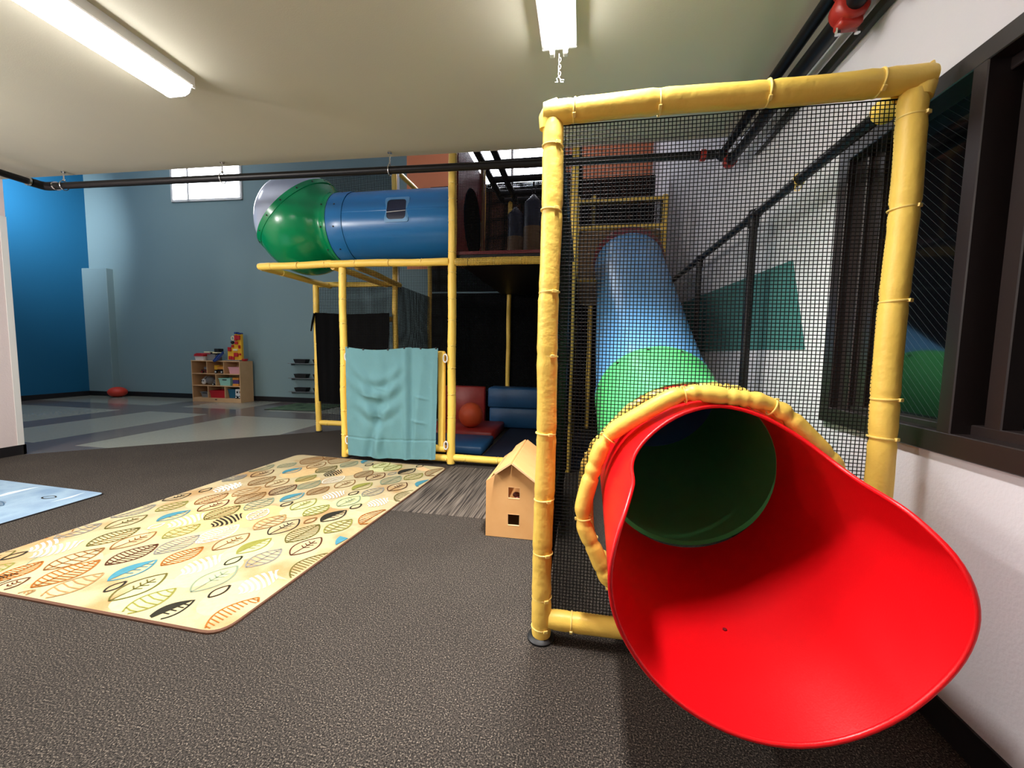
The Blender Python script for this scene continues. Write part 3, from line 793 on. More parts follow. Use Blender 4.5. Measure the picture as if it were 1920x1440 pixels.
mb = MB(); mb.bbox(XA + 0.03, XA + 0.06, F1 + 0.95, F1 + 1.0, 2.115, 3.3, 0.004); build('panel_edge', mb, M['shaded_tan_vinyl'], tw, 30)
# nets
def nett(name, O, U, V, W, Hh, pitch, t, seed, sag=0.01):
    mb = MB(); net_mesh(mb, O, U, V, W, Hh, pitch, t, None, sag, seed); return build(name, mb, M['net'], tw, 0, False)
nett('net', (XA + 0.04, F1 - 0.045, 1.965), (1, 0, 0), (0, 0, 1), 1.08, 1.45, 0.0145, 0.0014, 2, 0.0)
nett('net', (XB + 0.03, F1 + 0.005, 1.15), (1, 0, 0), (0, 0, 1), 1.11, 0.83, 0.0145, 0.0014, 3)
nett('net', (-3.54, 4.965, 0.15), (1, 0, 0), (0, 0, 1), 1.06, 1.84, 0.02, 0.0026, 4)
nett('net', (-3.58, F2 + 0.02, 2.95), (1, 0, 0), (0, 0, 1), 1.1, 0.48, 0.018, 0.0032, 6)
nett('net', (XC + 0.03, F2 - 0.03, 2.66), (1, 0, 0), (0, 0, 1), 0.94, 0.26, 0.015, 0.0036, 7, 0.0)
nett('net', (XB, F3 + 0.04, 2.1), (1, 0, 0), (0, 0, 1), 3.4, 1.62, 0.022, 0.0085, 8, 0.0)
nett('net', (XB, F3 + 0.05, 0.03), (1, 0, 0), (0, 0, 1), 3.4, 2.03, 0.022, 0.0096, 9, 0.0)  # dense net added to cut light and keep the under-deck dark
nett('net', (XC + 0.02, F1 + 0.04, 0.05), (0, 1, 0), (0, 0, 1), 1.14, 1.95, 0.02, 0.0086, 10, 0.0)
nett('net', (XB + 0.01, F2 + 0.03, 0.05), (0, 1, 0), (0, 0, 1), 1.2, 1.95, 0.02, 0.003, 13, 0.0)
# black cloth hung in the side bay
def cloth_fn(u, v):
    x = -3.56 + 1.08 * u; z = 1.63 - 1.2 * v - 0.02 * math.sin(u * 3)
    return Vector((x + 0.05 * v * (0.4 - u) , 4.895 + 0.018 * math.sin(u * 17 + v) * (0.3 + v) + 0.01 * math.sin(u * 41), z))
cb = thing('hanging_cloth', (-3.0, 4.9, 0.43), 'plain black cloth hung between two yellow posts of the play tower side bay', 'cloth')
mb = MB(); mb.grid(cloth_fn, 40, 24); mb.grid(lambda u, v: cloth_fn(u, v) + Vector((0, 0.006, 0)), 40, 24); build('sheet', mb, M['black_cloth'], cb, 60)
mb = MB(); mb.tube([(-3.56, 4.885, 1.62), (-3.585, 4.88, 1.5), (-3.61, 4.878, 1.38)], [.012, .014, .008], 8); build('tie_strap', mb, M['black_cloth'], cb, 60)

# gate behind the teal cloth
gt = thing('entry_gate', (-1.87, 3.80, 0.1), 'low yellow padded gate behind the teal cloth, strapped between two posts', 'gate')
mb = MB(); mb.bbox(-1.408, -1.34, 3.775, 3.835, 0.16, 1.145, 0.012); build('stile', mb, M['yellow'], gt, 40)
mb = MB(); mb.bbox(-2.395, -2.345, 3.775, 3.835, 0.16, 1.15, 0.012); build('stile', mb, M['yellow'], gt, 40)
mb = MB(); mb.bbox(-2.36, -1.40, 3.79, 3.83, 1.08, 1.145, 0.012); build('crosspiece', mb, M['yellow'], gt, 40)
mb = MB(); mb.tube([(-2.36, 3.80, 0.165), (-1.33, 3.80, 0.165)], 0.036, 16); build('crosspiece', mb, M['yellow'], gt, 40)
for x, z in ((-2.385, 1.07), (-1.325, 1.075), (-2.39, 0.20), (-1.315, 0.205)):
    mb = MB(); mb.tube([(x + 0.020 * math.cos(2 * PI * k / 16), 3.765, z + 0.04 * math.sin(2 * PI * k / 16)) for k in range(16)], 0.0075, 8, 0, False, True)
    build('strap', mb, M['white_plastic'], gt, 60)
# teal cloth
def sheet(u, v):
    xl = -2.372 + 0.012 * v; xr = -1.385 - 0.022 * v
    top = 1.172 - 0.022 * math.sin(PI * min(1, u / 0.72)) - 0.006 * math.sin(PI * 2 * u) if u < 0.72 else 1.168 + 0.004 * math.sin((u - .72) * 30)
    bot = 0.055 + 0.012 * u - 0.015 * math.sin(PI * u)
    x = xl + (xr - xl) * u; z = top + (bot - top) * v
    h = 1 - v
    f = lambda c, w: math.exp(-(c / w) ** 2)
    s1 = math.sin(PI * min(1, u / 0.68)) if u < 0.68 else 0.0
    d = 0.0
    # hanging pleat under the clip at 0.65 and the one at the edge
    d += 0.020 * f(u - 0.655 - 0.02 * v, 0.030) * (0.4 + 0.6 * v) - 0.018 * f(u - 0.72 - 0.02 * v, 0.028) * (0.5 + 0.5 * v)
    # swags sagging between the clips
    for (v0, am, w_) in ((0.12, 0.014, 0.045), (0.27, 0.022, 0.06), (0.44, 0.014, 0.05)):
        d += am * s1 * f(v - v0 - 0.16 * s1 * (1 - 0.3 * v0), w_) - am * 0.8 * s1 * f(v - v0 - 0.07 - 0.16 * s1, w_ * 0.8)
    # long diagonal folds running down from the upper corners
    d += 0.022 * f(u - 0.10 - 0.28 * v, 0.045) * min(1, v * 1.6) - 0.016 * f(u - 0.19 - 0.28 * v, 0.04) * min(1, v * 1.6)
    d += 0.022 * f(u - 0.62 + 0.30 * v, 0.050) * min(1, v * 1.4) - 0.020 * f(u - 0.53 + 0.30 * v, 0.045) * min(1, v * 1.4)
    d += 0.012 * f(u - 0.86 + 0.12 * v, 0.03) * v + 0.010 * f(u - 0.95, 0.02) * v
    d += 0.006 * math.sin(23 * u + 4 * v) * v + 0.0035 * math.sin(41 * u - 13 * v) * math.sin(15 * v)
    # sharp little creases
    for (uc, vc, ln) in ((0.27, 0.43, 0.10), (0.40, 0.36, 0.07), (0.83, 0.44, 0.06), (0.80, 0.66, 0.08), (0.36, 0.62, 0.05)):
        d += 0.009 * f(v - vc - 0.15 * (u - uc), 0.012) * f(u - uc, ln)
    if abs(v - 0.83) < 0.008: d -= 0.005
    d = d * 1.15
    return Vector((x, 3.722 - d, z))
cu = thing('curtain', (-1.88, 3.745, 0.05), 'creased teal cotton cloth clipped over the low yellow entry gate', 'curtain')
mb = MB(); mb.grid(sheet, 130, 130); mb.grid(lambda u, v: sheet(u, v) + Vector((0, 0.003, 0)), 130, 130); build('fabric', mb, M['teal_cloth'], cu, 180)
for u in (0.03, 0.2, 0.47, 0.65, 0.82, 0.98):
    p = sheet(u, 0.0); mb = MB(); mb.bbox(p.x - 0.008, p.x + 0.008, p.y - 0.007, p.y + 0.009, p.z - 0.010, p.z + 0.008, 0.002)
    build('clip', mb, M['black_plastic'], cu, 30)

# crawl tube with its bubble
TY, TZ, TR = 4.40, 2.545, 0.385
ct = thing('crawl_tube', (-2.6, TY, 2.1), 'blue crawl tube ending in a green bubble with a clear top, over the gate', 'play tube')
MX = Matrix.Translation((0, TY, TZ)) @ Matrix.Rotation(PI / 2, 4, 'Y')        # z of the profile -> +x
prof = [(TR - 0.012, XA + 0.03), (TR, XA + 0.03), (TR, -2.60), (TR + 0.002, -2.612)]
mb = MB(); mb.lathe([(TR, XA + 0.03), (TR, -1.31), (TR - 0.003, -1.33), (TR, -1.35), (TR, -2.585)], MX, 72)
mb.lathe([(TR - 0.012, -2.6), (TR - 0.012, XA + 0.03), (TR, XA + 0.03)], MX, 72)
# thin raised strip along the side
for k in range(1): mb.bbox(-2.585, XA + 0.03, TY - TR * 0.985 - 0.004, TY - TR * 0.985 + 0.006, TZ + 0.052, TZ + 0.070, 0.003)
tb_ = build('tube_section', mb, M['tubeblue'], ct, 50)
mb = MB(); mb.lathe([(TR + 0.006, -2.585), (TR + 0.008, -2.60), (TR + 0.008, -2.765), (TR + 0.004, -2.78)], MX, 72); mb.lathe([(TR - 0.004, -2.78), (TR - 0.004, -2.585), (TR + 0.006, -2.585)], MX, 72)
cl = build('tube_collar', mb, M['tubeblue'], ct, 50)
# bubble: sphere with a neck, split by a tilted ring into green shell and clear dome
BC = Vector((-3.27, TY, 2.60)); BX = 0.52; BR = 0.57
NRM = Vector((-0.676, -0.252, 0.692)).normalized(); OFF = 0.136
bprof = []
def bubble_r(x):
    sx = x - BC.x
    s = BR * math.sqrt(max(1 - (sx / BX) ** 2, 0)) if abs(sx) < BX else 0
    nk = TR + 0.012
    if x > -2.80: return nk
    t = max(0, min(1, (x + 2.97) / 0.17)); t = t * t * (3 - 2 * t)
    return max(s, 0) * (1 - t) + nk * t if x > -2.97 else s
xs = [BC.x - BX * math.cos(PI * 0.5 * i / 22) for i in range(23)] + [BC.x + 0.015 * i for i in range(1, 44) if BC.x + 0.015 * i < -2.765]
def bub_pt(x, a):
    r = bubble_r(x); sx = max(0, min(1, (x + 2.97) / 0.17)); cz = BC.z * (1 - sx) + TZ * sx
    return Vector((x, TY + r * math.cos(a), cz + r * math.sin(a)))
NA = 72
gm = MB(); cm = MB()
def side(p): return (p - BC).dot(NRM) - OFF
for i in range(len(xs) - 1):
    for k in range(NA):
        q = [bub_pt(xs[i], 2 * PI * k / NA), bub_pt(xs[i + 1], 2 * PI * k / NA), bub_pt(xs[i + 1], 2 * PI * (k + 1) / NA), bub_pt(xs[i], 2 * PI * (k + 1) / NA)]
        for sgn, tgt in ((1, cm), (-1, gm)):          # clip the quad by the ring plane
            out = []
            for a, b in zip(q, q[1:] + q[:1]):
                da, db = sgn * side(a), sgn * side(b)
                if da >= 0: out.append(a)
                if da * db < 0: out.append(a + (b - a) * (da / (da - db)))
            if len(out) >= 3: tgt.add(out, [tuple(range(len(out)))])
def weld(o):
    import bmesh
    bm = bmesh.new(); bm.from_mesh(o.data); bmesh.ops.remove_doubles(bm, verts=bm.verts, dist=0.0006); bmesh.ops.recalc_face_normals(bm, faces=bm.faces); bm.to_mesh(o.data); bm.free()
    o.data.shade_smooth()
gs = build('green_shell', gm, M['dkgreen'], ct, 180, False); weld(gs)
cs = build('clear_dome', cm, M['clear'], ct, 180, False); weld(cs)
# flanged ring where they meet
e1 = NRM.cross(Vector((0, 0, 1))).normalized(); e2 = NRM.cross(e1)
ringp = []; RCN = BC + NRM * OFF
for k in range(80):
    dv = e1 * math.cos(2 * PI * k / 80) + e2 * math.sin(2 * PI * k / 80)
    S_ = lambda v: Vector((v.x / BX, v.y / BR, v.z / BR))
    o_, w_ = S_(RCN - BC), S_(dv); aa, bb, cc = w_.dot(w_), 2 * o_.dot(w_), o_.dot(o_) - 1
    ringp.append(RCN + dv * ((-bb + math.sqrt(bb * bb - 4 * aa * cc)) / 2 / aa + 0.002))
rr = sum((p_ - RCN).length for p_ in ringp) / 80
mb = MB()
for dn, r1 in ((-0.022, 0.004), (0.022, 0.004)): pass
vs = []
for k in range(80):
    e = (ringp[k] - BC - NRM * OFF).normalized()
    for (dn, dr) in ((-0.032, 0.0), (-0.028, 0.009), (0.028, 0.009), (0.032, 0.0)): vs.append(ringp[k] + NRM * dn + e * (dr - 0.10 * dn * (OFF / rr) * 2))
fs = [(4 * k + j, 4 * ((k + 1) % 80) + j, 4 * ((k + 1) % 80) + j + 1, 4 * k + j + 1) for k in range(80) for j in range(3)]
mb.add(vs, fs); rg = build('flange_ring', mb, M['dkgreen'], ct, 40)
for k in range(0, 80, 5):
    e = (ringp[k] - BC - NRM * OFF).normalized()
    q = e.to_track_quat('Z', 'Y').to_matrix().to_4x4(); q.translation = ringp[k] + e * 0.009
    mb = MB(); mb.lathe([(0.009, 0), (0.009, 0.003), (0.005, 0.006)], q, 10); build('bolt', mb, M['grey_metal'], rg, 40)
for par, x, dr in ((cl, -2.68, 0.008), (gs, -2.83, 0.012)):
    for k in range(10):
        a = 2 * PI * (k + 0.35) / 10; e = Vector((0, math.cos(a), math.sin(a)))
        q = e.to_track_quat('Z', 'Y').to_matrix().to_4x4(); q.translation = Vector((x, TY, TZ)) + e * (TR + dr)
        mb = MB(); mb.lathe([(0.009, 0), (0.009, 0.003), (0.005, 0.006)], q, 10); build('bolt', mb, M['grey_metal'], par, 40)
# little window let into the tube
def tubept(x, z, d): return Vector((x, TY - math.sqrt(max(0, (TR + d) ** 2 - (z - TZ) ** 2)), z))
wx, wz, ww = -1.955, 2.612, 0.118
def rrect(h, c, n=6):
    out = []
    for (sx, sz, a0) in ((1, 1, 0), (-1, 1, 90), (-1, -1, 180), (1, -1, 270)):
        for i in range(n + 1):
            a = math.radians(a0 + 90 * i / n); out.append((sx * (h - c) + c * math.cos(a), sz * (h - c) + c * math.sin(a)))
    return out
o1 = rrect(ww + 0.016, 0.02); i1 = rrect(ww - 0.012, 0.04)
mb = MB(); n = len(o1)
vs = [tubept(wx + a, wz + b, 0.002) for a, b in o1] + [tubept(wx + a, wz + b, 0.010) for a, b in o1] + [tubept(wx + a, wz + b, 0.010) for a, b in i1] + [tubept(wx + a, wz + b, 0.001) for a, b in i1]
mb.add(vs, [(j * n + k, j * n + (k + 1) % n, (j + 1) * n + (k + 1) % n, (j + 1) * n + k) for j in range(3) for k in range(n)])
wf = build('window_frame', mb, M['framepale'], ct, 40)
mb = MB(); hh = ww - 0.010; cr_ = 0.04; NS = 24; vs = []
for i in range(NS + 1):
    b_ = -hh + 2 * hh * i / NS; ex = abs(b_) - (hh - cr_)
    wdt = hh if ex <= 0 else hh - cr_ + math.sqrt(max(0, cr_ ** 2 - ex ** 2))
    vs += [tubept(wx - wdt, wz + b_, 0.004), tubept(wx + wdt, wz + b_, 0.004)]
mb.add(vs, [(2 * i, 2 * i + 1, 2 * i + 3, 2 * i + 2) for i in range(NS)]); wp = build('pane', mb, M['navy'], wf, 60)
mb = MB(); mb.tube([tubept(wx - 0.105 + 0.021 * k, wz - 0.032 + 0.0012 * k, 0.007) for k in range(11)], 0.0035, 6); build('pane_reflection', mb, M['white_plastic'], wf, 60)  # white reflection in the pane, modelled as a thin tube

# hanging bags on the deck
def bag(x, y, zt, zb, r, label):
    t = thing('punch_bag', (x, y, zb), label, 'punch bag', 'punch bags on the upper deck')
    zs = zt - (zt - zb) * 0.35
    mb = MB(); mb.lathe([(0.02, zt + 0.10), (r * 0.5, zt + 0.05), (r * 0.94, zt), (r, zt - 0.03), (r, zs)], Matrix.Translation((x, y, 0)), 28); build('upper_sleeve', mb, M['navy'], t, 60)
    mb = MB(); mb.lathe([(r * 1.002, zs), (r * 1.002, zb + 0.03), (r * 0.94, zb), (0.001, zb)], Matrix.Translation((x, y, 0)), 28); build('lower_sleeve', mb, M['shaded_tan_vinyl'], t, 60)
    mb = MB()
    mb.tube([(x + 0.028 * math.cos(2 * PI * k / 16), y, zt + 0.16 + 0.06 * math.sin(2 * PI * k / 16)) for k in range(16)], 0.006, 8, 0, False, True)
    mb.tube([(x, y, zt + 0.21), (x, y, 3.45)], 0.008, 8); mb.tube([(x, y, zt + 0.11), (x, y, zt + 0.08)], 0.012, 8)
    build('hook', mb, M['black_metal'], t, 60)
bag(-0.70, 5.45, 3.13, 2.20, 0.125, 'navy and tan hanging bag on the deck, the one beside the near yellow post')
bag(-1.02, 5.92, 3.15, 2.20, 0.112, 'navy and tan hanging bag hung farther back on the deck, partly lower')

# mats and ball under the deck
def matbox(name, x0, x1, y0, y1, z0, z1, mt, label, group=None):
    mb = MB(); mb.bbox(x0, x1, y0, y1, z0, z1, 0.018); return tag(build(name, mb, mt, None, 50), label, 'mat', group)
matbox('floor_mat', -1.03, 0.80, 3.92, 5.95, 0.0, 0.03, M['navymat'], 'dark navy floor mat under the play deck')
matbox('folding_mat', -1.98, -1.06, 4.22, 4.84, 0.0, 0.10, M['bluemat'], 'blue vinyl mat just behind the low yellow rail, in front of the red mat')
matbox('folding_mat', -2.05, -1.09, 4.86, 5.68, 0.0, 0.135, M['redmat'], 'red vinyl mat lying under the orange exercise ball')
matbox('foam_block', -1.33, -0.22, 5.72, 6.10, 0.032, 0.33, M['bluemat'], 'blue foam block under the deck, lower of the two stacked', 'blue foam blocks')
matbox('foam_block', -1.35, -0.24, 5.70, 6.08, 0.332, 0.62, M['bluemat'], 'blue foam block under the deck, upper of the two stacked', 'blue foam blocks')
matbox('foam_block', -2.05, -1.42, 5.80, 5.92, 0.0, 0.62, M['redmat'], 'upright dark red foam slab standing behind the orange ball')
mb = MB(); mb.sphere((-1.44, 5.12, 0.136 + 0.165), 0.165, 32); tag(build('exercise_ball', mb, M['orange_rubber'], None, 60), 'orange ball resting on the red mat under the deck', 'ball')

# ================================================================== SPRINKLER PIPES
sp = thing('sprinkler_pipe', (-2.0, 3.15, 2.6), 'black sprinkler pipe hung along the low ceiling edge with an elbow at the partition', 'pipe')
mb = MB(); mb.tube([(-5.02, 3.092, 2.628), (0.90, 3.238, 2.604)], 0.029, 16); build('pipe_run', mb, M['black_metal'], sp, 60)
mb = MB(); mb.tube([(-5.045, 3.06, 2.628), (-5.045, -2.58, 2.628)], 0.029, 16); build('pipe_run', mb, M['black_metal'], sp, 60)
mb = MB(); mb.tube([(-5.045, 2.99, 2.628), (-5.045, 3.05, 2.628), (-5.036, 3.078, 2.628), (-5.015, 3.091, 2.628), (-4.94, 3.094, 2.628)], [.038, .037, .038, .037, .038], 16); e = build('elbow', mb, M['black_metal'], sp, 60)
for p, d in (((-5.045, 2.97, 2.628), (0, 1, 0)), ((-4.92, 3.0945, 2.628), (1, 0.02, 0))):
    p = Vector(p); d = Vector(d); mb = MB(); mb.tube([p - d * 0.008, p + d * 0.008], 0.0395, 16); build('band', mb, M['chrome'], e, 60)
for x in (-4.83, -3.15, -1.6, -0.3):
    y = 3.092 + (x + 5.02) * 0.0247; z = 2.628 - (x + 5.02) * 0.0041
    mb = MB(); mb.tube([(x, y + 0.036 * math.cos(2 * PI * k / 18), z + 0.042 * math.sin(2 * PI * k / 18)) for k in range(18)], 0.004, 6, 0, False, True)
    mb.tube([(x, y, z + 0.042), (x, y, HC + 0.002)], 0.005, 8); mb.lathe([(0.018, HC - 0.012), (0.018, HC - 0.001)], Matrix.Translation((x, y, 0)), 14); mb.lathe([(0.010, z + 0.046), (0.010, z + 0.058)], Matrix.Translation((x, y, 0)), 6)
    build('hanger', mb, M['chrome'], sp, 60)
mb = MB(); mb.tube([(0.80, 3.2355, 2.6045), (0.836, 3.2365, 2.6045)], 0.040, 16); build('coupling', mb, M['red_iron'], sp, 40)

op = thing('sprinkler_main', (0.95, 1.5, 2.5), 'pair of black overhead pipes running under the ceiling beside the white wall', 'pipe')
mb = MB(); mb.tube([(0.90, 3.238, 2.606), (0.935, 3.225, 2.608), (0.95, 3.18, 2.61), (0.952, 2.0, 2.612), (0.955, -2.58, 2.62)], 0.029, 16); build('pipe_run', mb, M['black_metal'], op, 60)
mb = MB(); mb.tube([(1.0, 3.22, 2.545), (1.0, 2.0, 2.53), (1.0, -2.58, 2.53)], 0.036, 16); p2 = build('pipe_run', mb, M['black_metal'], op, 60)
mb = MB(); mb.tube([(0.93, 3.225, 2.60), (0.99, 3.225, 2.56)], 0.033, 14); build('elbow', mb, M['black_metal'], op, 60)
mb = MB(); mb.tube([(1.0, 3.19, 2.545), (1.0, 3.195, 2.545), (1.0, 3.235, 2.545), (1.0, 3.245, 2.545)], [.036, .047, .047, .03], 16); build('end_cap', mb, M['red_iron'], op, 40)
vb = MB(); vb.tube([(1.0, 1.86, 2.531), (1.0, 1.87, 2.531), (1.0, 1.90, 2.531), (1.0, 1.935, 2.531), (1.0, 1.945, 2.531)], [.048, .058, .062, .058, .048], 20)
vb.bbox(0.958, 1.042, 1.875, 1.93, 2.455, 2.49, 0.008); vb.bbox(0.95, 1.05, 1.875, 1.93, 2.575, 2.605, 0.008)
vb.tube([(1.0, 1.80, 2.535), (1.01, 1.79, 2.55), (1.02, 1.77, 2.57), (1.04, 1.745, 2.56), (1.05, 1.74, 2.52), (1.052, 1.74, 2.48)], [.046, .047, .043, .036, .034, .036], 16)
vb.bbox(1.03, 1.085, 1.71, 1.77, 2.455, 2.485, 0.006)
vo = build('valve_body', vb, M['red_iron'], op, 50)
for x, y, z in ((0.965, 1.902, 2.452), (1.035, 1.902, 2.452), (1.04, 1.74, 2.452), (1.075, 1.74, 2.452)):
    mb = MB(); mb.lathe([(0.011, z - 0.016), (0.011, z - 0.004), (0.007, z - 0.004), (0.007, z + 0.02)], Matrix.Translation((x, y, 0)), 6); build('bolt', mb, M['chrome'], vo, 30)
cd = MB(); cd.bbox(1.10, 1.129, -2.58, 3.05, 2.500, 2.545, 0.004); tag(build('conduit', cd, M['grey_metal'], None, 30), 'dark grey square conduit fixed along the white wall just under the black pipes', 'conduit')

# ================================================================== RUGS
def rounded(pts, r, n=6):
    out = []; N = len(pts)
    for i in range(N):
        p = Vector(pts[i]); a = (Vector(pts[i - 1]) - p).normalized(); b = (Vector(pts[(i + 1) % N]) - p).normalized()
        for k in range(n + 1):
            t = k / n; q0 = p + a * r; q1 = p + b * r
            out.append((q0 * (1 - t) ** 2 + p * 2 * t * (1 - t) + q1 * t * t))
    return out
def rug_base(mb, poly, z, h, edge, mi_top, mi_edge):
    n = len(poly); c = sum(poly, Vector((0, 0))) / n
    inn = [p + (c - p).normalized() * edge for p in poly]
    vs = [(p.x, p.y, z) for p in poly] + [(p.x, p.y, z + h * 0.75) for p in poly] + [(p.x, p.y, z + h) for p in inn]
    mb.add(vs, [(j * n + k, j * n + (k + 1) % n, (j + 1) * n + (k + 1) % n, (j + 1) * n + k) for j in range(2) for k in range(n)], mi_edge)
    mb.add([(p.x, p.y, z + h) for p in inn], [tuple(range(n))], mi_top)
LCOL = dict(orange=(166, 98, 34), brown=(134, 92, 48), dkbrown=(86, 48, 30), olive=(140, 138, 62), dkolive=(98, 92, 40), gray=(140, 138, 128), ggreen=(134, 148, 122), teal=(70, 134, 150), black=(40, 38, 28), white=(246, 236, 214), tan=(176, 136, 84), peach=(238, 196, 146), pgreen=(212, 210, 152), tanb=(220, 184, 128), lgray=(120, 140, 160), dblue=(70, 100, 130), lblue=(206, 224, 238))
LCOL = {k: tuple(int(c * 0.86) for c in v) for k, v in LCOL.items()}
LK = list(LCOL); LM = [mat('rug_' + k, LCOL[k], 0.9, 0.15, noise=(40, 0.9, tuple(min(255, int(c * 1.12 + 8)) for c in LCOL[k]))) for k in LK]
LI = {k: i + 2 for i, k in enumerate(LK)}
def leaf(mb, style, colr, x0, y0, x1, y1, z, inside, asp=0.62):
    B = Vector((x0, y0)); T = Vector((x1, y1)); L = (T - B).length; d = (T - B) / L; nrm = Vector((-d.y, d.x)); mi = LI[colr]
    if style == 'oval': asp = 0.55
    if style == 'blob': asp = 0.8
    W = L * asp * 0.5
    def half(u):        # half width: pointed base, rounder tip
        if style == 'blob': return W * math.sqrt(max(0, 1 - (2 * u - 1) ** 2))
        return W * max(0.0, math.sin(PI * u ** 0.92)) ** 0.85
    def P(u, v):
        return B + d * (L * u) + nrm * v
    def poly(pts, zz=z):
        if not all(inside(p) for p in pts): return
        mb.add([(p.x, p.y, zz) for p in pts], [tuple(range(len(pts)))], mi)
    def line(a, b, w):
        q = b - a
        if q.length < 1e-6: return
        k = Vector((-q.y, q.x)).normalized() * w / 2
        poly([a - k, b - k, b + k, a + k])
    N = 18
    if style == 'blob':
        for i in range(N):
            u0, u1 = i / N, (i + 1) / N
            poly([P(u0, -half(u0)), P(u1, -half(u1)), P(u1, half(u1)), P(u0, half(u0))], z - 0.0006)
        return
    lw = 0.0075 if style != 'oval' else 0.009
    if style in ('ribs', 'wide', 'twig', 'half', 'oval'):
        for s in (-1, 1):
            for i in range(N):
                u0, u1 = i / N, (i + 1) / N
                if style == 'half' and s == 1: continue
                line(P(u0, s * half(u0)), P(u1, s * half(u1)), lw * (1.25 if s == -1 else 1))
    if style in ('ribs', 'wide'):
        line(P(0, 0), P(1, 0), 0.0068)
        n = 13 if style == 'ribs' else 7
        for i in range(1, n):
            u = i / n
            for s in (-1, 1):
                h = 0.0
                for q in range(40):
                    uu = u + 0.006 * q * 0.8; vv = 0.006 * q * W / 0.05
                    if uu >= 1 or vv > half(min(uu, 1)): break
                    h = q
                line(P(u, 0), P(min(1, u + 0.0048 * h), s * 0.006 * h * W / 0.05), 0.0052 if style == 'ribs' else 0.006)
    elif style == 'twig':
        line(P(0, 0), P(0.78, 0), 0.0065)
        for u in (0.4, 0.52, 0.64):
            for s in (-1, 1): line(P(u, 0), P(u + 0.07, s * W * 0.42), 0.006)
    elif style == 'half':
        for i in range(N):
            u0, u1 = i / N, (i + 1) / N
            poly([P(u0, 0), P(u1, 0), P(u1, half(u1)), P(u0, half(u0))])
        for u in (0.35, 0.5, 0.65, 0.78): line(P(u, 0), P(u + 0.06, -W * 0.55), 0.006)
    elif style in ('wstripe', 'dstripe'):
        n = 8
        for i in range(n):
            a = 0.06 + i * 0.9 / n
            for j in range(8):        # slanted curved bands clipped by the leaf outline
                v0 = -1 + 2 * j / 8; v1 = -1 + 2 * (j + 1) / 8
                sl = lambda v: a + 0.13 * v - 0.05 * v * v
                pts = []
                for (u, v) in ((sl(v0), v0), (sl(v1), v1), (sl(v1) + 0.06, v1), (sl(v0) + 0.06, v0)):
                    u = min(max(u, 0.0), 1.0); pts.append(P(u, v * half(u)))
                poly(pts)
def inside_poly(poly, marg):
    n = len(poly); c = sum(poly, Vector((0, 0))) / n
    q = [p + (c - p).normalized() * marg for p in poly]
    def f(p):
        r = False; j = n - 1
        for i in range(n):
            a, b = q[i], q[j]
            if (a.y > p.y) != (b.y > p.y) and p.x < (b.x - a.x) * (p.y - a.y) / (b.y - a.y) + a.x: r = not r
            j = i
        return r
    return f
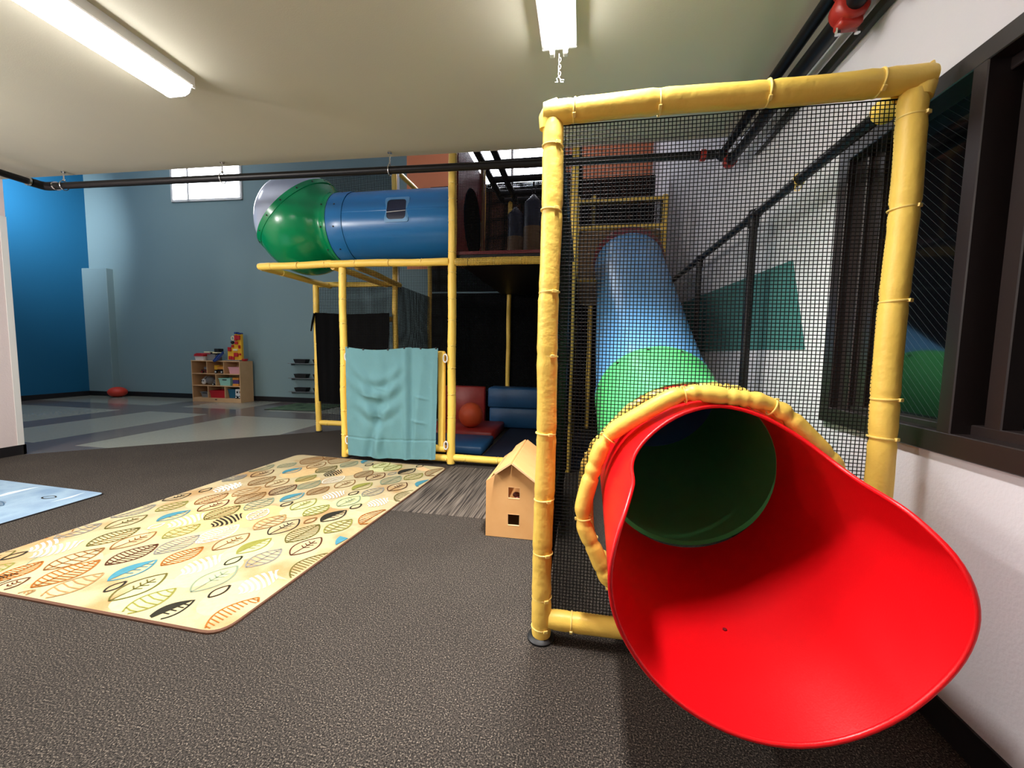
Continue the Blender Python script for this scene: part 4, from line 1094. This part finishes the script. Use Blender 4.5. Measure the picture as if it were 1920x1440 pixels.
LEAVES = [('blob','peach',-1.546,1.367,-1.562,1.642),('blob','peach',-1.466,1.673,-1.36,2.039),('blob','peach',-2.306,1.868,-2.188,2.126),('blob','pgreen',-1.959,1.316,-1.93,1.566),('blob','pgreen',-1.871,1.516,-1.792,1.808),('blob','pgreen',-1.854,1.756,-1.797,2.023),('blob','peach',-2.787,1.405,-2.487,1.652),('blob','peach',-2.429,1.279,-2.358,1.442),('blob','peach',-2.693,1.723,-2.607,1.969),('blob','peach',-2.744,2.322,-2.588,2.596),('blob','tanb',-2.586,1.952,-2.295,2.422),('blob','tanb',-2.139,2.103,-2.162,2.483),('blob','tanb',-2.57,3.049,-2.49,3.386),('blob','tanb',-2.141,3.186,-2.092,3.48),('blob','tanb',-2.347,2.926,-2.26,3.121),('blob','pgreen',-1.996,2.335,-1.817,2.635),('blob','pgreen',-1.912,3.396,-1.767,3.741),('blob','pgreen',-1.734,2.529,-1.629,2.813),('blob','peach',-1.504,2.4,-1.387,2.757),('blob','peach',-1.513,3.532,-1.335,3.75),('blob','peach',-1.335,2.168,-1.279,2.449),('ribs','orange',-1.454,1.288,-1.422,1.521),('ribs','orange',-2.121,1.654,-2.096,1.865),('half','black',-1.752,1.294,-1.687,1.449),('wide','olive',-1.89,1.306,-1.854,1.505),('oval','black',-1.642,1.476,-1.629,1.576),('oval','black',-1.811,1.725,-1.796,1.82),('oval','black',-2.142,1.416,-2.139,1.505),('wstripe','white',-1.535,1.522,-1.496,1.746),('wstripe','white',-1.944,1.596,-1.908,1.824),('twig','ggreen',-1.758,1.495,-1.739,1.731),('ribs','dkolive',-1.391,1.69,-1.365,1.945),('ribs','dkolive',-1.676,2.005,-1.649,2.264),('wide','gray',-1.685,1.728,-1.649,1.934),('twig','dkbrown',-1.549,1.883,-1.521,2.106),('half','olive',-1.85,1.836,-1.805,2.037),('twig','brown',-2.007,1.841,-1.981,2.065),('twig','brown',-2.561,1.734,-2.541,1.965),('twig','black',-1.853,2.072,-1.828,2.308),('ribs','white',-2.168,1.89,-2.143,2.154),('ribs','gray',-2.273,1.74,-2.25,1.982),('wide','olive',-2.416,1.899,-2.386,2.11),('ribs','dkbrown',-2.399,1.599,-2.372,1.839),('half','teal',-2.229,1.489,-2.202,1.696),('twig','dkolive',-2.044,1.367,-2.019,1.6),('ribs','orange',-2.505,1.376,-2.488,1.636),('ribs','orange',-2.729,1.379,-2.755,1.565),('wide','tan',-2.361,1.32,-2.325,1.54),('wide','tan',-2.497,1.297,-2.459,1.364),('wide','brown',-2.639,1.5,-2.614,1.743),('twig','dkbrown',-2.634,1.314,-2.62,1.439),('wstripe','white',-2.871,1.572,-2.814,1.796),('wstripe','white',-2.534,2.016,-2.502,2.269),('wstripe','white',-2.802,2.597,-2.797,2.87),('oval','black',-2.979,1.531,-2.965,1.627),('oval','black',-2.92,2.587,-2.916,2.692),('ribs','dkolive',-2.729,1.737,-2.698,1.991),('ribs','dkolive',-2.418,2.169,-2.398,2.427),('twig','dkolive',-2.882,1.93,-2.852,2.154),('wide','gray',-3.019,1.771,-2.993,1.989),('ribs','gray',-3.029,2.067,-2.983,2.311),('wide','olive',-2.858,2.211,-2.829,2.418),('twig','black',-3.009,2.378,-2.956,2.553),('half','teal',-2.694,2.086,-2.656,2.282),('oval','white',-2.628,1.985,-2.617,2.075),('ribs','brown',-2.718,2.37,-2.693,2.622),('twig','dkbrown',-2.583,2.272,-2.565,2.501),('dstripe','black',-2.279,2.082,-2.257,2.318),('wide','gray',-2.983,2.866,-2.92,3.014),('ribs','brown',-2.679,2.801,-2.649,3.06),('ribs','brown',-2.454,2.443,-2.432,2.704),('ribs','brown',-2.072,2.713,-2.033,2.927),('ribs','brown',-1.949,3.182,-1.916,3.416),('ribs','brown',-2.675,3.439,-2.689,3.76),('ribs','brown',-2.41,3.516,-2.438,3.859),('ribs','brown',-2.542,3.627,-2.567,3.827),('ribs','brown',-1.355,3.369,-1.294,3.635),('twig','brown',-2.514,2.798,-2.492,3.031),('twig','brown',-1.958,2.902,-1.924,3.127),('twig','brown',-2.538,3.332,-2.508,3.563),('ribs','dkbrown',-2.346,2.646,-2.319,2.906),('wide','tan',-2.595,2.562,-2.568,2.804),('wide','tan',-1.988,2.108,-1.966,2.352),('wide','ggreen',-2.294,2.359,-2.279,2.606),('half','teal',-2.177,2.55,-2.13,2.752),('half','teal',-1.377,2.036,-1.327,2.241),('half','teal',-2.648,3.143,-2.603,3.337),('half','teal',-1.333,3.086,-1.297,3.279),('half','teal',-2.133,3.606,-2.125,3.803),('oval','black',-2.103,2.471,-2.085,2.57),('oval','black',-1.595,2.536,-1.572,2.639),('oval','black',-1.76,2.778,-1.737,2.876),('oval','black',-2.056,3.533,-2.029,3.631),('oval','black',-1.558,3.607,-1.528,3.704),('oval','brown',-1.749,2.255,-1.732,2.354),('oval','gray',-1.71,3.324,-1.675,3.411),('twig','olive',-1.986,2.431,-1.96,2.661),('twig','olive',-1.946,3.493,-1.898,3.719),('wide','olive',-1.835,2.359,-1.788,2.571),('wide','olive',-1.536,2.16,-1.488,2.378),('wide','olive',-1.797,3.423,-1.74,3.654),('wide','olive',-1.503,3.224,-1.428,3.437),('half','black',-1.666,2.302,-1.613,2.509),('half','black',-1.63,3.362,-1.555,3.564),('ribs','orange',-1.39,2.318,-1.348,2.579),('wstripe','white',-1.498,2.593,-1.428,2.797),('wstripe','white',-1.905,2.655,-1.839,2.868),('wstripe','white',-2.813,2.647,-2.752,2.833),('ribs','dkolive',-1.348,2.745,-1.301,3.005),('ribs','dkolive',-2.369,3.228,-2.328,3.477),('twig','ggreen',-1.71,2.558,-1.67,2.781),('wide','gray',-1.645,2.781,-1.586,2.997),('half','olive',-1.803,2.891,-1.74,3.093),('twig','dkbrown',-1.506,2.934,-1.457,3.158),('twig','dkbrown',-1.81,3.135,-1.767,3.362),('twig','dkbrown',-2.835,2.994,-2.802,3.219),('ribs','ggreen',-1.636,3.066,-1.587,3.315),('ribs','ggreen',-2.977,3.125,-2.928,3.37),('ribs','ggreen',-2.226,2.81,-2.199,3.045),('ribs','ggreen',-2.257,3.441,-2.226,3.669),('dstripe','black',-2.233,3.146,-2.192,3.372),('wide','gray',-2.964,2.834,-2.93,3.047),('wide','ggreen',-2.821,3.286,-2.768,3.477),('ribs','olive',-2.375,2.97,-2.328,3.172),('ribs','white',-2.127,2.977,-2.07,3.202),('wide','white',-2.13,2.222,-2.162,2.411)]
poly = rounded([(-1.386, 1.281), (-1.264, 3.683), (-2.98, 3.784), (-3.10, 1.33)], 0.085)
mb = MB(); rug_base(mb, poly, 0.0, 0.010, 0.013, 0, 1); ins = inside_poly(poly, 0.016)
for i_, L_ in enumerate(LEAVES):
    leaf(mb, *L_, 0.0108 + 0.00003 * i_, ins)
# the same print carries on to the unseen edge
for L_ in LEAVES:
    if L_[0] != 'blob' and L_[2] > -2.3 and L_[3] < 2.3: leaf(mb, L_[0], L_[1], L_[2] - 1.02, L_[3] + 0.02, L_[4] - 1.02, L_[5] + 0.02, 0.0112, lambda p: ins(p) and p.x < -2.62 - 0.0 * p.y and p.y < 1.9 and p.x < -2.6 - (p.y - 1.3) * 0.75)
tag(build('leaf_rug', mb, [M['rug'], M['binder']] + LM, None, 0, False), 'long cream rug printed with brown, olive and teal leaves lying in front of the gate', 'rug')
poly = rounded([(-3.60, 0.25), (-3.59, 2.43), (-5.40, 2.52), (-5.40, 0.25)], 0.05)
mb = MB(); rug_base(mb, poly, 0.0, 0.008, 0.008, 0, 1); ins = inside_poly(poly, 0.012)
for L_ in (('blob', 'lblue', -4.3, 2.28, -3.72, 2.30), ('blob', 'lblue', -4.75, 1.95, -4.25, 2.05), ('wide', 'dblue', -4.24, 2.02, -3.98, 2.08), ('twig', 'dblue', -4.75, 2.20, -4.40, 2.22), ('oval', 'black', -3.93, 2.26, -3.83, 2.275), ('blob', 'lgray', -4.22, 2.03, -4.0, 2.075), ('ribs', 'lgray', -4.5, 1.75, -4.3, 1.8), ('wide', 'dblue', -4.1, 1.6, -3.85, 1.66), ('twig', 'lgray', -4.9, 1.5, -4.6, 1.55), ('half', 'dblue', -4.4, 1.3, -4.1, 1.35), ('oval', 'dblue', -3.8, 1.2, -3.7, 1.22), ('wide', 'lgray', -4.8, 1.0, -4.5, 1.05)):
    leaf(mb, *L_, 0.0092, ins)
tag(build('blue_rug', mb, [M['bluerug'], M['dkbinder']] + LM, None, 0, False), 'pale blue leaf-print rug near the partition wall', 'rug')
poly = rounded([(-4.75, 6.52), (-4.75, 7.45), (-5.85, 7.40), (-5.80, 6.46)], 0.03)
mb = MB(); rug_base(mb, poly, -0.0026, 0.008, 0.01, 0, 1)
tag(build('green_rug', mb, [M['greenrug'], M['dkbinder']], None, 0, False), 'dark green rug on the tile floor below the wall ledges', 'rug')
mb = MB(); mb.prism([(-1.314, 2.60), (-0.18, 2.60), (-0.18, 3.745), (-1.258, 3.745)], 0.0, 0.002); tag(build('walkoff_mat', mb, M['stripes'], None, 0), 'grey striped walk-off mat between the leaf rug and the toy house', 'mat')

# ================================================================== TOY HOUSE
hx0, hx1, hy0, hy1, hz0 = -0.561, -0.237, 2.355, 2.965, 0.003
hs = thing('toy_house', (-0.4, 2.66, 0.0), 'plain plywood toy house with two square window holes, standing by the near yellow post', 'toy house')
def gable(name, y):
    xm = (hx0 + hx1) / 2; zr = 0.470
    out = [(hx0, hz0), (hx1, hz0), (hx1, 0.353), (xm, zr), (hx0, 0.353)]
    wins = [(-0.423, -0.348, 0.252, 0.325), (-0.423, -0.348, 0.082, 0.155)]
    mb = MB(); xs = [hx0, -0.423, -0.348, hx1]; zs = [hz0, 0.082, 0.155, 0.252, 0.325, 0.353]
    t = 0.012
    for i in range(3):
        for j in range(5):
            if i == 1 and j in (1, 3): continue
            mb.box(xs[i], xs[i + 1], y, y + t, zs[j], zs[j + 1])
    mb.prism([(hx0, 0.353), (hx1, 0.353), (xm, zr)], y, y + t, 'y')
    for (a, b, c, d) in wins:
        for (q0, q1, q2, q3) in ((a, b, c, c + 0.002), (a, b, d - 0.002, d), (a, a + 0.002, c, d), (b - 0.002, b, c, d)): mb.box(q0, q1, y - 0.001, y + t, q2, q3, 1)
    build(name, mb, [M['wood'], M['woodedge']], hs, 0)
gable('gable_wall', hy0); gable('gable_wall', hy1 - 0.012)
mb = MB(); mb.box(hx0, hx0 + 0.012, hy0 + 0.012, hy1 - 0.012, hz0, 0.353); build('side_wall', mb, M['wood'], hs, 0)
mb = MB(); mb.box(hx1 - 0.012, hx1, hy0 + 0.012, hy1 - 0.012, hz0, 0.05); build('side_wall', mb, M['wood'], hs, 0)
for z in (0.008, 0.205):
    mb = MB(); mb.box(hx0 + 0.012, hx1 - 0.012, hy0 + 0.012, hy1 - 0.012, z, z + 0.010); build('storey_floor', mb, M['wood'], hs, 0)
xm = (hx0 + hx1) / 2
def roofp(name, s, w0, w1, y0, y1):
    ang = math.atan2(0.117, 0.162)
    Mr = Matrix.Translation((xm, 0, 0.476)) @ Matrix.Rotation(ang if s > 0 else -ang, 4, 'Y')
    mb = MB(); mb.bbox(min(s * w0, s * w1), max(s * w0, s * w1), y0, y1, 0.0, 0.013, 0.002, 0, Mr)
    mb.box(min(s * w0, s * w1) + 0.001, max(s * w0, s * w1) - 0.001, y0 - 0.0012, y0 + 0.001, 0.001, 0.012, 1, Mr)
    return build(name, mb, [M['wood'], M['woodedge']], hs, 20)
roofp('roof_panel', 1, 0.0, 0.225, hy0 - 0.035, hy1 + 0.02); roofp('roof_panel', -1, 0.0, 0.122, hy0 - 0.035, hy1 - 0.16); roofp('roof_panel', -1, 0.0, 0.09, hy1 - 0.15, hy1 + 0.02)
dl = thing('toy_figure', (-0.375, 2.40, 0.215), 'small pink and brown toy figure seen in the upper window of the toy house', 'toy figure')
mb = MB(); mb.sphere((-0.372, 2.402, 0.243), 0.017, 14); mb.tube([(-0.372, 2.402, 0.217), (-0.372, 2.402, 0.235)], [0.018, 0.012], 12); build('body', mb, M['pink'], dl, 60)
mb = MB(); mb.sphere((-0.378, 2.405, 0.262), 0.024, 14, 0, (1, 0.9, 0.7)); build('hair', mb, M['brownred'], dl, 60)

# ================================================================== CUBBY SHELF AND TOYS
SH = Matrix.Translation((-8.02, 7.055, -0.004)) @ Matrix.Rotation(0.045, 4, 'Z')
W_, D_, H_ = 1.12, 0.35, 0.845
su = thing('cubby_shelf', SH @ Vector((0.56, 0.17, 0)), 'low maple cubby shelf full of toys against the grey-teal wall', 'shelf')
def sb(name, *a, mt='shelfwood', b=0.003):
    mb = MB(); mb.bbox(*a, b, 0, SH); return build(name, mb, M[mt], su, 20)
sb('side_panel', 0, 0.018, 0, D_, 0.0, H_); sb('side_panel', W_ - 0.018, W_, 0, D_, 0.0, H_)
sb('top', 0.0, W_, -0.006, D_, H_, H_ + 0.016); sb('back_panel', 0.018, W_ - 0.018, D_ - 0.01, D_, 0.04, H_)
bp_ = sb('plinth', 0.018, W_ - 0.018, 0.006, D_ - 0.01, 0.0, 0.085)
mb = MB(); mb.prism([(0.545 + 0.028 * math.cos(2 * PI * k / 16), 0.055 + 0.010 * math.sin(2 * PI * k / 16)) for k in range(16)], 0.003, 0.008, 'y', 0, SH); build('badge', mb, M['black_plastic'], bp_, 0)
R3, R2, R1 = 0.085, 0.345, 0.595
sb('shelf_board', 0.018, W_ - 0.018, 0, D_ - 0.01, R2 - 0.016, R2); sb('shelf_board', 0.018, W_ - 0.018, 0, D_ - 0.01, R1 - 0.016, R1)
for u, z0, z1 in ((0.36, R1, H_), (0.745, R1, H_), (0.555, R2, R1 - 0.016), (0.365, R3, R2 - 0.016), (0.755, R3, R2 - 0.016)): sb('divider', u - 0.008, u + 0.008, 0.004, D_ - 0.01, z0, z1)
def tub(mb, x0, x1, y0, y1, z0, z1, tp=0.02, th=0.006, mi=0, M_=None):
    def ring(i, z): return [Vector((x0 + i, y0 + i, z)), Vector((x1 - i, y0 + i, z)), Vector((x1 - i, y1 - i, z)), Vector((x0 + i, y1 - i, z))]
    vs = ring(tp, z0) + ring(0, z1) + ring(th, z1) + ring(tp + th, z0 + th)
    if M_ is not None: vs = [M_ @ v for v in vs]
    fs = [(3, 2, 1, 0), (12, 13, 14, 15)]
    for j in range(3):
        for k in range(4): fs.append((4 * j + k, 4 * j + (k + 1) % 4, 4 * j + 4 + (k + 1) % 4, 4 * j + 4 + k))
    mb.add(vs, fs, mi)
def bin_(label, u0, u1, v0, v1, z0, h, mt, name='storage_bin', slot=None):
    t = thing(name, SH @ Vector(((u0 + u1) / 2, (v0 + v1) / 2, z0)), label, 'storage bin')
    mb = MB(); tub(mb, u0, u1, v0, v1, z0, z0 + h, 0.018, 0.006, 0, SH); build('tub', mb, M[mt], t, 20)
    mb = MB(); n = 0.008
    for a in ((u0 - n, u1 + n, v0 - n, v0 + n), (u0 - n, u1 + n, v1 - n, v1 + n), (u0 - n, u0 + n, v0, v1), (u1 - n, u1 + n, v0, v1)): mb.box(*a, z0 + h - 0.012, z0 + h, 0, SH)
    build('rim', mb, M[mt], t, 0)
    if slot:
        mb = MB(); c = (u0 + u1) / 2; mb.bbox(c - 0.05, c + 0.05, v0 - 0.002, v0 + 0.012, z0 + h * 0.72, z0 + h * 0.84, 0.003, 0, SH); build('handle', mb, M[slot], t, 20)
    return t
bin_('pink bin in the top row of the cubby shelf', 0.83, 1.085, 0.03, 0.30, R1 + 0.002, 0.14, 'pink')
t = bin_('mint green bin with a dark slot handle in the middle row of the cubby shelf', 0.60, 0.86, 0.03, 0.28, R2 + 0.002, 0.155, 'mintbin', 'storage_bin', 'black_plastic')
mb = MB(); mb.bbox(0.70, 0.80, 0.042, 0.05, R2 + 0.05, R2 + 0.085, 0.003, 0, SH); build('sticker', mb, M['tealplastic'], t, 0)
bin_('pale grey bin with a dark handle in the bottom row of the cubby shelf', 0.155, 0.345, 0.04, 0.27, R3 + 0.002, 0.12, 'greyplastic', 'storage_bin', 'black_plastic')
bin_('red bin filling the middle of the bottom row of the cubby shelf', 0.385, 0.735, 0.02, 0.30, R3 + 0.002, 0.155, 'redplastic')
bin_('dark teal bin behind the white toy car in the bottom row of the cubby shelf', 0.775, 0.94, 0.06, 0.30, R3 + 0.002, 0.19, 'tealplastic')
def vehicle(label, cat, u0, u1, v0, v1, z0, body, wheels, hub, wr, name):
    t = thing(name, SH @ Vector(((u0 + u1) / 2, (v0 + v1) / 2, z0)), label, cat)
    for (nm, a, mt) in body:
        mb = MB(); mb.bbox(*a, 0.008, 0, SH); build(nm, mb, M[mt], t, 30)
    for x in wheels:
        for v in (v0, v1):
            Mw = SH @ Matrix.Translation((x, v, z0 + wr)) @ Matrix.Rotation(PI / 2, 4, 'X')
            mb = MB(); mb.lathe([(0.0001, -0.016), (wr * 0.9, -0.016), (wr, -0.010), (wr, 0.010), (wr * 0.9, 0.016), (0.0001, 0.016)], Mw, 20); o = build('wheel', mb, M['black_plastic'], t, 40)
            mb = MB(); mb.lathe([(0.0001, -0.019), (wr * 0.5, -0.019), (wr * 0.5, 0.019), (0.0001, 0.019)], Mw, 14); build('hub', mb, M[hub], o, 40)
    return t
z = R1 + 0.001
vehicle('yellow toy dump truck with white hubs in the top row of the cubby shelf', 'toy truck', 0.47, 0.72, 0.06, 0.20, z, [('chassis', (0.48, 0.71, 0.08, 0.18, z + 0.04, z + 0.075), 'black_plastic'), ('tipper', (0.53, 0.735, 0.07, 0.19, z + 0.085, z + 0.145), 'orangeplastic'), ('cab', (0.455, 0.53, 0.08, 0.18, z + 0.075, z + 0.155), 'yellowplastic'), ('canopy', (0.46, 0.58, 0.075, 0.185, z + 0.15, z + 0.168), 'yellowplastic')], (0.52, 0.66), 'white_plastic', 0.034, 'toy_truck')
vehicle('dark red toy car in the shade of the top row of the cubby shelf', 'toy car', 0.14, 0.33, 0.08, 0.20, z, [('body', (0.145, 0.335, 0.085, 0.195, z + 0.025, z + 0.075), 'brownred'), ('cabin', (0.20, 0.30, 0.09, 0.19, z + 0.075, z + 0.13), 'greyplastic')], (0.185, 0.295), 'redplastic', 0.026, 'toy_car')
z = R2 + 0.001
vehicle('small grey toy car in the middle row of the cubby shelf', 'toy car', 0.40, 0.53, 0.08, 0.18, z, [('body', (0.40, 0.535, 0.085, 0.175, z + 0.02, z + 0.075), 'greyplastic'), ('cabin', (0.425, 0.505, 0.09, 0.17, z + 0.075, z + 0.115), 'greyplastic')], (0.43, 0.505), 'white_plastic', 0.022, 'toy_car')
t = thing('toy_robot', SH @ Vector((0.23, 0.14, z)), 'round grey toy robot with a white face in the middle row of the cubby shelf', 'toy robot')
mb = MB(); mb.sphere(SH @ Vector((0.28, 0.17, z + 0.095)), 0.09, 20); build('body', mb, M['greyplastic'], t, 60)
mb = MB(); mb.sphere(SH @ Vector((0.185, 0.10, z + 0.07)), 0.055, 16, 0, (1, 0.6, 1.15)); o = build('face', mb, M['white_plastic'], t, 60)
for du in (-0.02, 0.02):
    mb = MB(); mb.sphere(SH @ Vector((0.185 + du, 0.068, z + 0.085)), 0.012, 10); build('eye', mb, M['black_plastic'], o, 60)
mb = MB(); mb.tube([SH @ Vector((0.2, 0.1, z + 0.135)), SH @ Vector((0.24, 0.12, z + 0.185))], [0.02, 0.012], 10); build('antenna', mb, M['greyplastic'], t, 60)
t = thing('toy_box', SH @ Vector((0.97, 0.15, z)), 'purple toy box with orange ends in the middle row of the cubby shelf', 'toy box')
for nm, a, mt in (('end_block', (0.895, 1.035, 0.05, 0.25, z, z + 0.045), 'orangeplastic'), ('middle_block', (0.90, 1.03, 0.055, 0.245, z + 0.046, z + 0.125), 'purple'), ('end_block', (0.895, 1.035, 0.05, 0.25, z + 0.126, z + 0.17), 'orangeplastic')):
    mb = MB(); mb.bbox(*a, 0.005, 0, SH); build(nm, mb, M[mt], t, 20)
z = R3 + 0.001
vehicle('white toy ambulance with dark windows in the bottom row of the cubby shelf', 'toy car', 0.965, 1.09, 0.04, 0.16, z, [('body', (0.958, 1.095, 0.04, 0.16, z + 0.03, z + 0.195), 'white_plastic'), ('windscreen', (0.985, 1.03, 0.034, 0.05, z + 0.11, z + 0.155), 'black_plastic'), ('windscreen', (1.05, 1.085, 0.034, 0.05, z + 0.11, z + 0.155), 'brownred'), ('bumper', (0.965, 1.09, 0.03, 0.045, z + 0.03, z + 0.05), 'tealplastic')], (0.99, 1.065), 'white_plastic', 0.03, 'toy_car')
# on top of the shelf
z = H_ + 0.017
t = thing('toy_parking_tower', SH @ Vector((0.93, 0.17, z)), 'tall stepped yellow and red toy parking tower on top of the cubby shelf', 'toy')
st = [(0.72, z), (1.045, z), (1.045, z + 0.56), (0.90, z + 0.57), (0.895, z + 0.36), (0.82, z + 0.34), (0.815, z + 0.25), (0.725, z + 0.23)]
mb = MB(); mb.prism(st, 0.15, 0.20, 'y', 0, SH); pn = build('panel', mb, M['yellowplastic'], t, 0)
for (a, b, c, d) in ((0.905, 0.955, 0.42, 0.535), (0.96, 1.03, 0.44, 0.53), (0.91, 0.975, 0.345, 0.405), (0.99, 1.025, 0.26, 0.33), (0.88, 0.97, 0.09, 0.17), (1.0, 1.035, 0.12, 0.16), (0.745, 0.815, 0.20, 0.285), (0.76, 0.83, 0.03, 0.10), (0.84, 0.88, 0.02, 0.09), (0.83, 0.875, 0.28, 0.33)):
    mb = MB(); mb.bbox(a, b, 0.12, 0.152, z + c, z + d, 0.005, 0, SH); build('garage_block', mb, M['redplastic'], t, 20)
mb = MB(); mb.bbox(0.86, 0.96, 0.13, 0.152, z + 0.21, z + 0.25, 0.004, 0, SH); build('sign', mb, M['cream'], t, 0)
mb = MB(); mb.bbox(0.905, 0.965, 0.12, 0.21, z + 0.56, z + 0.60, 0.006, 0, SH); build('roof_block', mb, M['toyblue'], t, 20)
mb = MB(); mb.bbox(0.985, 1.045, 0.12, 0.21, z + 0.55, z + 0.585, 0.006, 0, SH); build('roof_block', mb, M['toyblue'], t, 20)
mb = MB(); mb.tube([SH @ Vector((0.865 + 0.032 * math.cos(2 * PI * k / 20), 0.135, z + 0.47 + 0.042 * math.sin(2 * PI * k / 20))) for k in range(20)], 0.010, 8, 0, False, True); build('lift_ring', mb, M['cream'], t, 60)
mb = MB(); mb.sphere(SH @ Vector((0.855, 0.135, z + 0.385)), 0.035, 14); build('lift_wheel', mb, M['black_plastic'], t, 60)
mb = MB(); mb.bbox(0.72, 1.046, 0.08, 0.22, z, z + 0.022, 0.004, 0, SH); build('base_board', mb, M['greyplastic'], t, 20)
t = thing('toy_slope', SH @ Vector((0.58, 0.08, z)), 'blue toy ramp sticking out over the front edge of the cubby shelf', 'toy')
Mq = SH @ Matrix.Translation((0.605, 0.06, z + 0.08)) @ Matrix.Rotation(-0.45, 4, 'Y') @ Matrix.Rotation(0.62, 4, 'X')
mb = MB(); mb.bbox(-0.055, 0.055, -0.15, 0.13, -0.012, 0.012, 0.004, 0, Mq); build('ramp', mb, M['toyblue'], t, 20)
for s in (-1, 1):
    mb = MB(); mb.bbox(s * 0.052 - 0.006, s * 0.052 + 0.006, -0.15, 0.13, -0.012, 0.035, 0.003, 0, Mq); build('side_rail', mb, M['toyblue'], t, 20)
t = thing('lidded_box', SH @ Vector((0.15, 0.15, z)), 'white box with a domed red lid on the far end of the cubby shelf top', 'box')
mb = MB(); tub(mb, 0.05, 0.26, 0.04, 0.26, z, z + 0.085, 0.012, 0.006, 0, SH); build('tub', mb, M['white_plastic'], t, 20)
mb = MB(); mb.prism([(0.04, z + 0.086), (0.27, z + 0.086), (0.255, z + 0.125), (0.20, z + 0.15), (0.11, z + 0.15), (0.055, z + 0.125)], 0.03, 0.27, 'y', 0, SH); build('lid', mb, M['redplastic'], t, 20)
t = thing('toy_workbench', SH @ Vector((0.36, 0.2, z)), 'grey and black toy workbench with cream boards between the red-lidded box and the blue ramp', 'toy')
mb = MB(); mb.bbox(0.28, 0.47, 0.10, 0.28, z + 0.001, z + 0.13, 0.006, 0, SH); build('cabinet', mb, M['greyplastic'], t, 20)
mb = MB(); mb.bbox(0.24, 0.36, 0.07, 0.27, z + 0.160, z + 0.185, 0.004, 0, SH); build('board', mb, M['cream'], t, 20)
mb = MB(); mb.bbox(0.42, 0.54, 0.09, 0.28, z + 0.150, z + 0.175, 0.004, 0, SH); build('board', mb, M['cream'], t, 20)
mb = MB(); mb.bbox(0.36, 0.44, 0.10, 0.28, z + 0.131, z + 0.17, 0.004, 0, SH); build('rack', mb, M['black_plastic'], t, 20)
mb = MB(); mb.bbox(0.43, 0.53, 0.12, 0.26, z + 0.176, z + 0.25, 0.008, 0, SH); build('tool_case', mb, M['black_plastic'], t, 20)
t = tag(build('toy_boat', MB().lathe([(0.0001, 0.0), (0.05, 0.0), (0.075, 0.03), (0.07, 0.045), (0.0001, 0.045)], SH @ Matrix.Translation((1.095, 0.17, z + 0.001)) @ Matrix.Diagonal((0.6, 1, 1, 1)), 18), M['redplastic'], None, 40), 'small red toy boat at the end of the cubby shelf top beside the parking tower', 'toy')

# ================================================================== LEDGES WITH TRAYS, BALL
for i, (zz, nm) in enumerate(((0.835, 'top'), (0.528, 'middle'), (0.243, 'bottom'))):
    l = thing('wall_ledge', BW @ Vector((4.75, -0.07, zz)), f'thin grey wall ledge carrying black trays, the {nm} of three', 'ledge', 'thin grey wall ledges')
    mb = MB(); mb.bbox(4.17, 5.5, -0.16, -0.003, zz - 0.012, zz, 0.002, 0, BW); build('board', mb, M['grey_shelf'], l, 0)
    mb = MB(); mb.box(4.2, 4.215, -0.10, -0.003, zz - 0.05, zz - 0.012, 0, BW); mb.box(5.4, 5.415, -0.10, -0.003, zz - 0.05, zz - 0.012, 0, BW); build('bracket', mb, M['grey_shelf'], l, 0)
    for j, u in enumerate((4.30, 4.73)):
        t = thing('tray', BW @ Vector((u + .14, -0.09, zz + 0.001)), f'black tray on the {nm} wall ledge, ' + ('the one nearer the cubby shelf' if j == 0 else 'the one partly hidden by the yellow post'), 'tray', 'black trays on the wall ledges')
        mb = MB()
        vs = [BW @ Vector(q) for q in ((u + .03, -.145, zz + .001), (u + .25, -.145, zz + .001), (u + .25, -.03, zz + .001), (u + .03, -.03, zz + .001), (u, -.158, zz + .085), (u + .28, -.158, zz + .085), (u + .28, -.015, zz + .085), (u, -.015, zz + .085), (u + .012, -.148, zz + .085), (u + .268, -.148, zz + .085), (u + .268, -.025, zz + .085), (u + .012, -.025, zz + .085), (u + .04, -.137, zz + .012), (u + .24, -.137, zz + .012), (u + .24, -.04, zz + .012), (u + .04, -.04, zz + .012))]
        fs = [(3, 2, 1, 0), (12, 13, 14, 15)] + [(4 * q + k, 4 * q + (k + 1) % 4, 4 * q + 4 + (k + 1) % 4, 4 * q + 4 + k) for q in range(3) for k in range(4)]
        mb.add(vs, fs); build('bin', mb, M['black_plastic'], t, 20)
mb = MB(); mb.sphere((-10.13, 7.19, -0.004 + 0.113), 0.168, 28, 0, (1, 1, 0.67)); tag(build('playground_ball', mb, M['red_rubber'], None, 60), 'soft orange-red ball on the tile floor by the far wall corner', 'ball')
